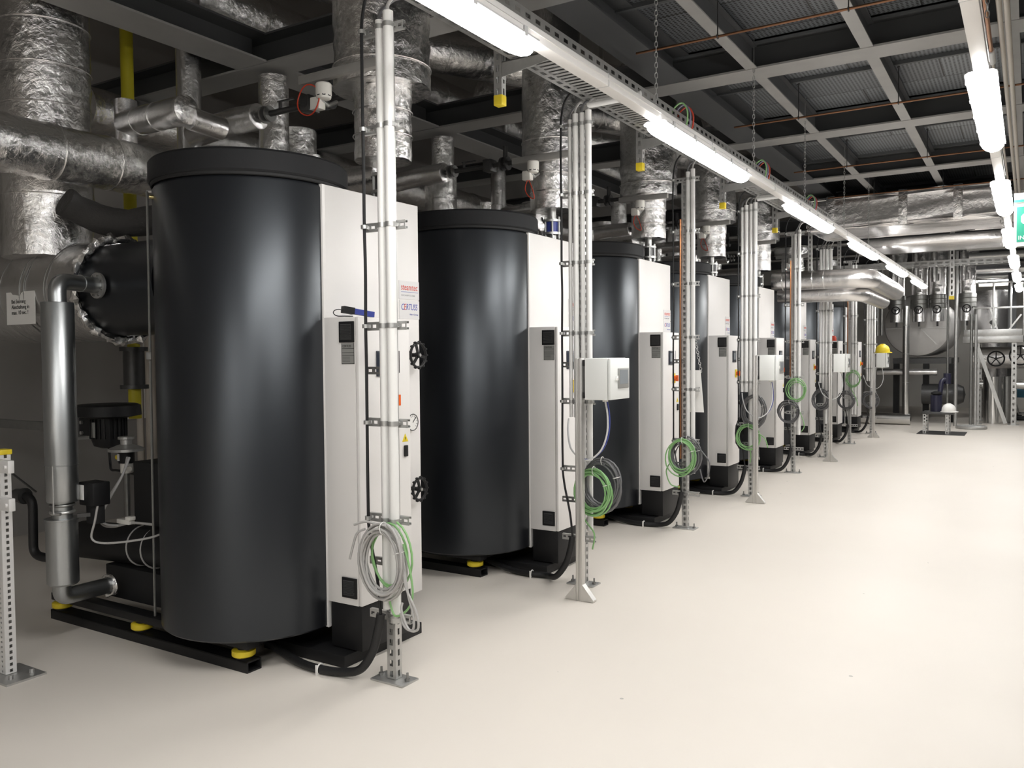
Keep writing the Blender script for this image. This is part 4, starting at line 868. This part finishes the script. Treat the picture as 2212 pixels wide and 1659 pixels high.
# big horizontal vessel seen end on
vs = thing('steel_vessel', (-2.12, 20.6, 0), 'big horizontal grey steel vessel seen end on at the far end', 'tank'); F = Rel(vs)
F(MB().lathe([(0, 0), (.58, .0), (.66, .03), (.68, .08), (.68, 2.8), (0, 2.9)], (-2.12, 20.4, 2.12), (0, 1, 0), 56), 'shell', mat('brushed_vessel_steel', (.62, .61, .60, 1), .5, .55, var=.2, vscale=3))
F(MB().bar((-2.1, 20.39, 2.1), (-1.75, 20.39, 1.72), .02, .01, (0, 1, 0)).box(-2.75, -1.5, 20.385, 20.395, 2.05, 2.07), 'seam', GALV)
F(MB().box(-2.62, -1.45, 20.5, 22.8, 1.28, 1.40), 'support_beam', DARKST)
for x in (-2.55, -2.36, -1.95, -1.45): F(MB().box(x-.06, x+.06, 20.5, 20.62, 0, 1.28), 'support_leg', BLACK)
F(MB().cyl((-2.0, 20.3, .62), (-1.3, 20.3, .62), .22, 24).lathe([(.22, 0), (.17, .1), (0, .14)], (-1.3, 20.3, .62), (1, 0, 0), 24), 'dark_pump_casing', DARKST)
F(MB().cyl((-2.9, 20.2, 1.1), (-1.7, 20.2, 1.1), .07, 18), 'foil_side_pipe', FOIL2)
# valve columns
for i, x in enumerate((-2.46, -2.02, -1.67, -1.12)):
    r = thing('insulated_valve', (x, 19.8, 2.2), f'tall foil lagged valve with black handwheel, {["leftmost", "second from left", "third from left", "rightmost"][i]} of four by the vessel', 'valve', 'four lagged valves at the far end'); F = Rel(r)
    F(foil_tube([(x, 19.8, 2.72), (x, 19.8, 3.25), (x+.05, 19.85, 3.6), (x+.05, 19.85, 3.8)], .155, 24, .02), 'upper_lagging', FOIL)
    m = MB()
    for q in range(3): m.lathe([(.165, 0), (.172, .01), (.172, .085), (.165, .095)], (x, 19.8, 2.46+.097*q), seg=28)
    m.cyl((x, 19.8, 2.46), (x, 19.8, 2.75), .163, 28)
    F(m, 'valve_lagging', STEEL); F(MB().cyl((x, 19.8, 2.18), (x, 19.8, 2.46), .13, 24), 'lower_lagging', FOIL2)
    hw = MB().torus((x, 19.62, 2.43), (0, 1, 0), .075, .012, 24, 6)
    for q in range(3): hw.bar((x, 19.62, 2.43), (x+.075*math.cos(2.1*q+.5), 19.62, 2.43+.075*math.sin(2.1*q+.5)), .014, .01, (0, 1, 0))
    hw.cyl((x, 19.6, 2.43), (x, 19.7, 2.43), .02, 10)
    F(hw, 'handwheel', BLACK); F(MB().cyl((x, 19.8, 2.08), (x, 19.8, 2.18), .02, 8), 'drain_stub', DARKST)
    F(MB().cyl((x-.06, 19.62, 3.0), (x-.06, 19.62, 3.75), .07, 16).cyl((x+.05, 19.62, 3.02), (x+.05, 19.62, 3.16), .055, 14), 'side_fitting', FOIL2)
    F(MB().box(x-.05, x+.05, 19.63, 19.642, 2.80, 2.86), 'dark_label', PLATEG)
fp = thing('silver_drain_pipe', (-2.25, 19.4, .1), 'silver jacketed pipe rising from the floor in front of the vessel', 'pipe'); F = Rel(fp)
F(MB().tube(elbow_path([(-2.22, 19.35, 2.5), (-2.22, 19.35, .14), (-2.3, 19.35, .12)], .1, 6), .066, 20), 'riser', ALUJ); F(MB().cyl((-3.1, 19.35, .13), (-2.12, 19.35, .13), .12, 24), 'floor_run', ALUJ)
for z in (.9, 1.5, 2.1): F(MB().torus((-2.22, 19.35, z), (0, 0, 1), .067, .004, 24, 6), 'jacket_seam', GALV)
for i, (x, z0, z1, rr, mt) in enumerate(((-1.45, 0, 3.6, .022, STEEL), (-1.30, 0, 3.6, .035, GALV), (-2.72, 1.9, 5.2, .03, STEEL), (-2.80, 1.9, 5.2, .03, STEEL), (-1.02, 0, 2.3, .03, STEEL), (-.94, 0, 2.3, .03, GALV))):
    tag(MB().cyl((x, 19.5, z0), (x, 19.5, z1), rr, 12).build('vertical_pipe', mt, loc=(x, 19.5, z0)), ['slim steel pipe right of the vessel end', 'galvanised pipe below the yellow capped hanger', 'grey pipe left of the lagged valves, right one', 'grey pipe left of the lagged valves, left one', 'grey pipe beside the platform, left one', 'pale pipe beside the platform, right one'][i], 'pipe')
# pump on a small stand, white helmet
st = thing('pump_stand', (-1.55, 17.6, 0), 'low dark table on slotted legs carrying the pump', 'stand'); F = Rel(st)
F(MB().bbox(-1.72, -1.20, 17.45, 17.95, .37, .41, .004), 'top_plate', DARKST)
for x in (-1.68, -1.30):
    for y in (17.48, 17.9): F(MB().strut((x, y, 0), (0, 0, 1), (0, -1, 0), .37, .055, .03, .06, .03), 'leg', GALV)
F(MB().box(-1.8, -1.0, 17.3, 18.1, 0, .006), 'drip_mat', DARKST)
pu = thing('blue_black_pump', (-1.48, 17.7, .41), 'blue black upright pump on the low table', 'pump'); F = Rel(pu)
F(MB().cyl((-1.5, 17.7, .41), (-1.5, 17.7, .72), .10, 20), 'motor', NAVY); F(MB().tube(elbow_path([(-1.45, 17.75, .7), (-1.42, 17.8, 1.0), (-1.3, 17.85, 1.03)], .12, 6), .045, 14).cyl((-1.33, 17.85, .93), (-1.33, 17.85, 1.13), .065, 16), 'outlet', NAVY)
F(MB().lathe([(.05, 0), (.09, .02), (.09, .05), (.05, .07)], (-1.5, 17.7, .72), seg=20), 'fan_cap', BLACK)
helmet('safety_helmet', -1.28, 17.58, .411, PAPER, 'white safety helmet on the low table beside the pump')
tag(MB().lathe([(0, .0), (.27, .0), (.28, .01), (.28, .05), (.26, .06), (.2, .03), (0, .03)], (-.98, 19.0, 0), seg=32).build('steel_drip_pan', GALV, loc=(-.98, 19, 0)), 'round shiny steel pan on the floor left of the platform', 'pan')
# platform
pf = thing('steel_platform', (-.6, 20.3, 0), 'raised galvanised steel platform with railings at the far right', 'platform'); F = Rel(pf)
F(MB().bbox(-1.22, -.12, 20.2, 21.5, 1.72, 1.86, .006), 'deck_frame', GALV); F(MB().bbox(-1.2, -.14, 20.19, 20.199, 1.86, 2.0, .002), 'toe_board', GALV)
for x in (-.95, -.28):
    for y in (20.25, 21.3): F(MB().strut((x, y, .01), (0, 0, 1), (0, -1, 0), 1.71, .09, .07, .12, .05), 'leg', GALV); F(MB().box(x-.1, x+.1, y-.08, y+.12, 0, .01), 'foot_plate', GALV)
F(MB().bar((-.93, 20.23, 1.6), (-.42, 20.23, .03), .07, .02, (0, 1, 0)), 'diagonal_brace', GALV)
for x in (-1.18, -.66, -.345, -.108): F(MB().cyl((x, 20.23, 1.86), (x, 20.23, 3.0), .022, 10), 'railing_post', GALV)
for z in (2.45, 2.98): F(MB().cyl((-1.2, 20.23, z), (-.12, 20.23, z), .02, 10), 'hand_rail', GALV)
F(MB().bar((-.72, 20.22, 2.45), (-.58, 20.22, 1.98), .03, .02, (0, 1, 0)).bar((-.16, 20.22, 2.3), (-.4, 20.22, 1.95), .03, .02, (0, 1, 0)), 'knee_brace', GALV)
bl = thing('steel_barrel', (-.65, 20.62, 0), 'tall ribbed steel cylinder standing under the platform', 'cylinder'); F = Rel(bl)
F(MB().cyl((-.66, 20.62, 0), (-.66, 20.62, 1.0), .19, 28), 'wall', ALUJ); F(MB().cyl((-.41, 20.8, 0), (-.41, 20.8, 1.0), .08, 24), 'side_tube', STEEL)
for i, (x, z, rr) in enumerate(((-.62, 1.38, .155), (-.17, 1.45, .20))):
    m = MB().torus((x, 20.8, z), (0, 1, 0), rr, .016, 28, 8)
    for q in range(5): m.bar((x, 20.8, z), (x+rr*math.cos(2*PI*q/5+.3), 20.8, z+rr*math.sin(2*PI*q/5+.3)), .022, .012, (0, 1, 0))
    m.cyl((x, 20.75, z), (x, 21.2, z), .03, 12)
    tag(m.build('valve_handwheel', BLACK, loc=(x, 20.8, z)), ['large black five-spoked handwheel under the platform, left one', 'large black five-spoked handwheel at the right edge'][i], 'handwheel')
tag(foil_tube([(-1.1, 21.25, 1.4), (.6, 21.25, 1.4)], .24, 24, .03, .1).build('foil_floor_main', FOIL, loc=(-.4, 21.25, 1.4)), 'thick foil pipe behind the black handwheels', 'insulated pipe')
tag(MB().cyl((-.95, 21.08, .82), (1.2, 21.08, .82), .10, 20).build('silver_cross_pipe', ALUJ, loc=(0, 21.08, .82)), 'shiny horizontal pipe low behind the platform legs', 'pipe')
cr = thing('blue_tool_cart', (.05, 22.5, 0), 'small blue cart with cardboard box at the far right edge', 'cart'); F = Rel(cr)
F(MB().bbox(-.35, .4, 22.3, 22.8, .48, .66, .01), 'tray', mat('teal_blue', (.03, .14, .22, 1), .5)); F(MB().tube([(-.3, 22.3, .48), (-.2, 22.3, .1), (.3, 22.3, .1)], .015, 8).tube([(-.3, 22.8, .48), (-.2, 22.8, .1), (.3, 22.8, .1)], .015, 8), 'frame', GALV)
for x in (-.2, .3): F(MB().cyl((x, 22.3, .06), (x, 22.8, .06), .06, 14), 'wheel_pair', BLACK)
tag(MB().bbox(-.15, .2, 22.4, 22.7, .66, .82, .004).build('cardboard_box', mat('cardboard', (.42, .26, .13, 1), .8), loc=(0, 22.5, .66)), 'brown cardboard box lying on the blue cart', 'box')
tag(MB().lathe([(0, 0), (.14, .0), (.16, .03), (.12, .08), (0, .1)], (-.12, 21.8, 0), seg=14).build('black_bag', BLACKM, loc=(-.12, 21.8, 0)), 'small black bag on the floor near the blue cart', 'bag')
dt = thing('foil_wall_drum', (-.75, 22.5, 0), 'upright foil clad tank behind the platform railing', 'tank'); F = Rel(dt)
F(foil_tube([(-.75, 22.6, 0), (-.75, 22.6, 2.95)], .36, 32, .01, .2), 'cladding', FOIL2); F(MB().cyl((-.75, 22.22, 2.2), (-.75, 22.14, 2.2), .05, 12), 'tap', DARKST)
for i, (y, z, rr, mt) in enumerate(((18.2, 3.5, .05, STEEL), (19.0, 3.42, .07, GALV), (20.0, 3.36, .05, DARKST), (20.8, 3.3, .09, FOIL2), (22.0, 3.25, .06, GALV), (22.8, 3.15, .08, PIPEBEIGE))):
    tag(MB().cyl((-1.05, y, z), (3.5, y, z), rr, 16).build('overhead_pipe', mt, loc=(0, y, z)), f'horizontal pipe under the far ceiling at the right edge, {ORD[i]} from the front', 'pipe', 'pipes under the far right ceiling')
pk = thing('steel_column', (-.35, 21.9, 0), 'dark grey steel column behind the platform', 'column'); F = Rel(pk)
ib = MB().box(-.43, -.27, 21.8, 21.82, 0, 3.6).box(-.43, -.27, 21.98, 22.0, 0, 3.6).box(-.36, -.34, 21.82, 21.98, 0, 3.6); F(ib, 'h_section', BEAM)
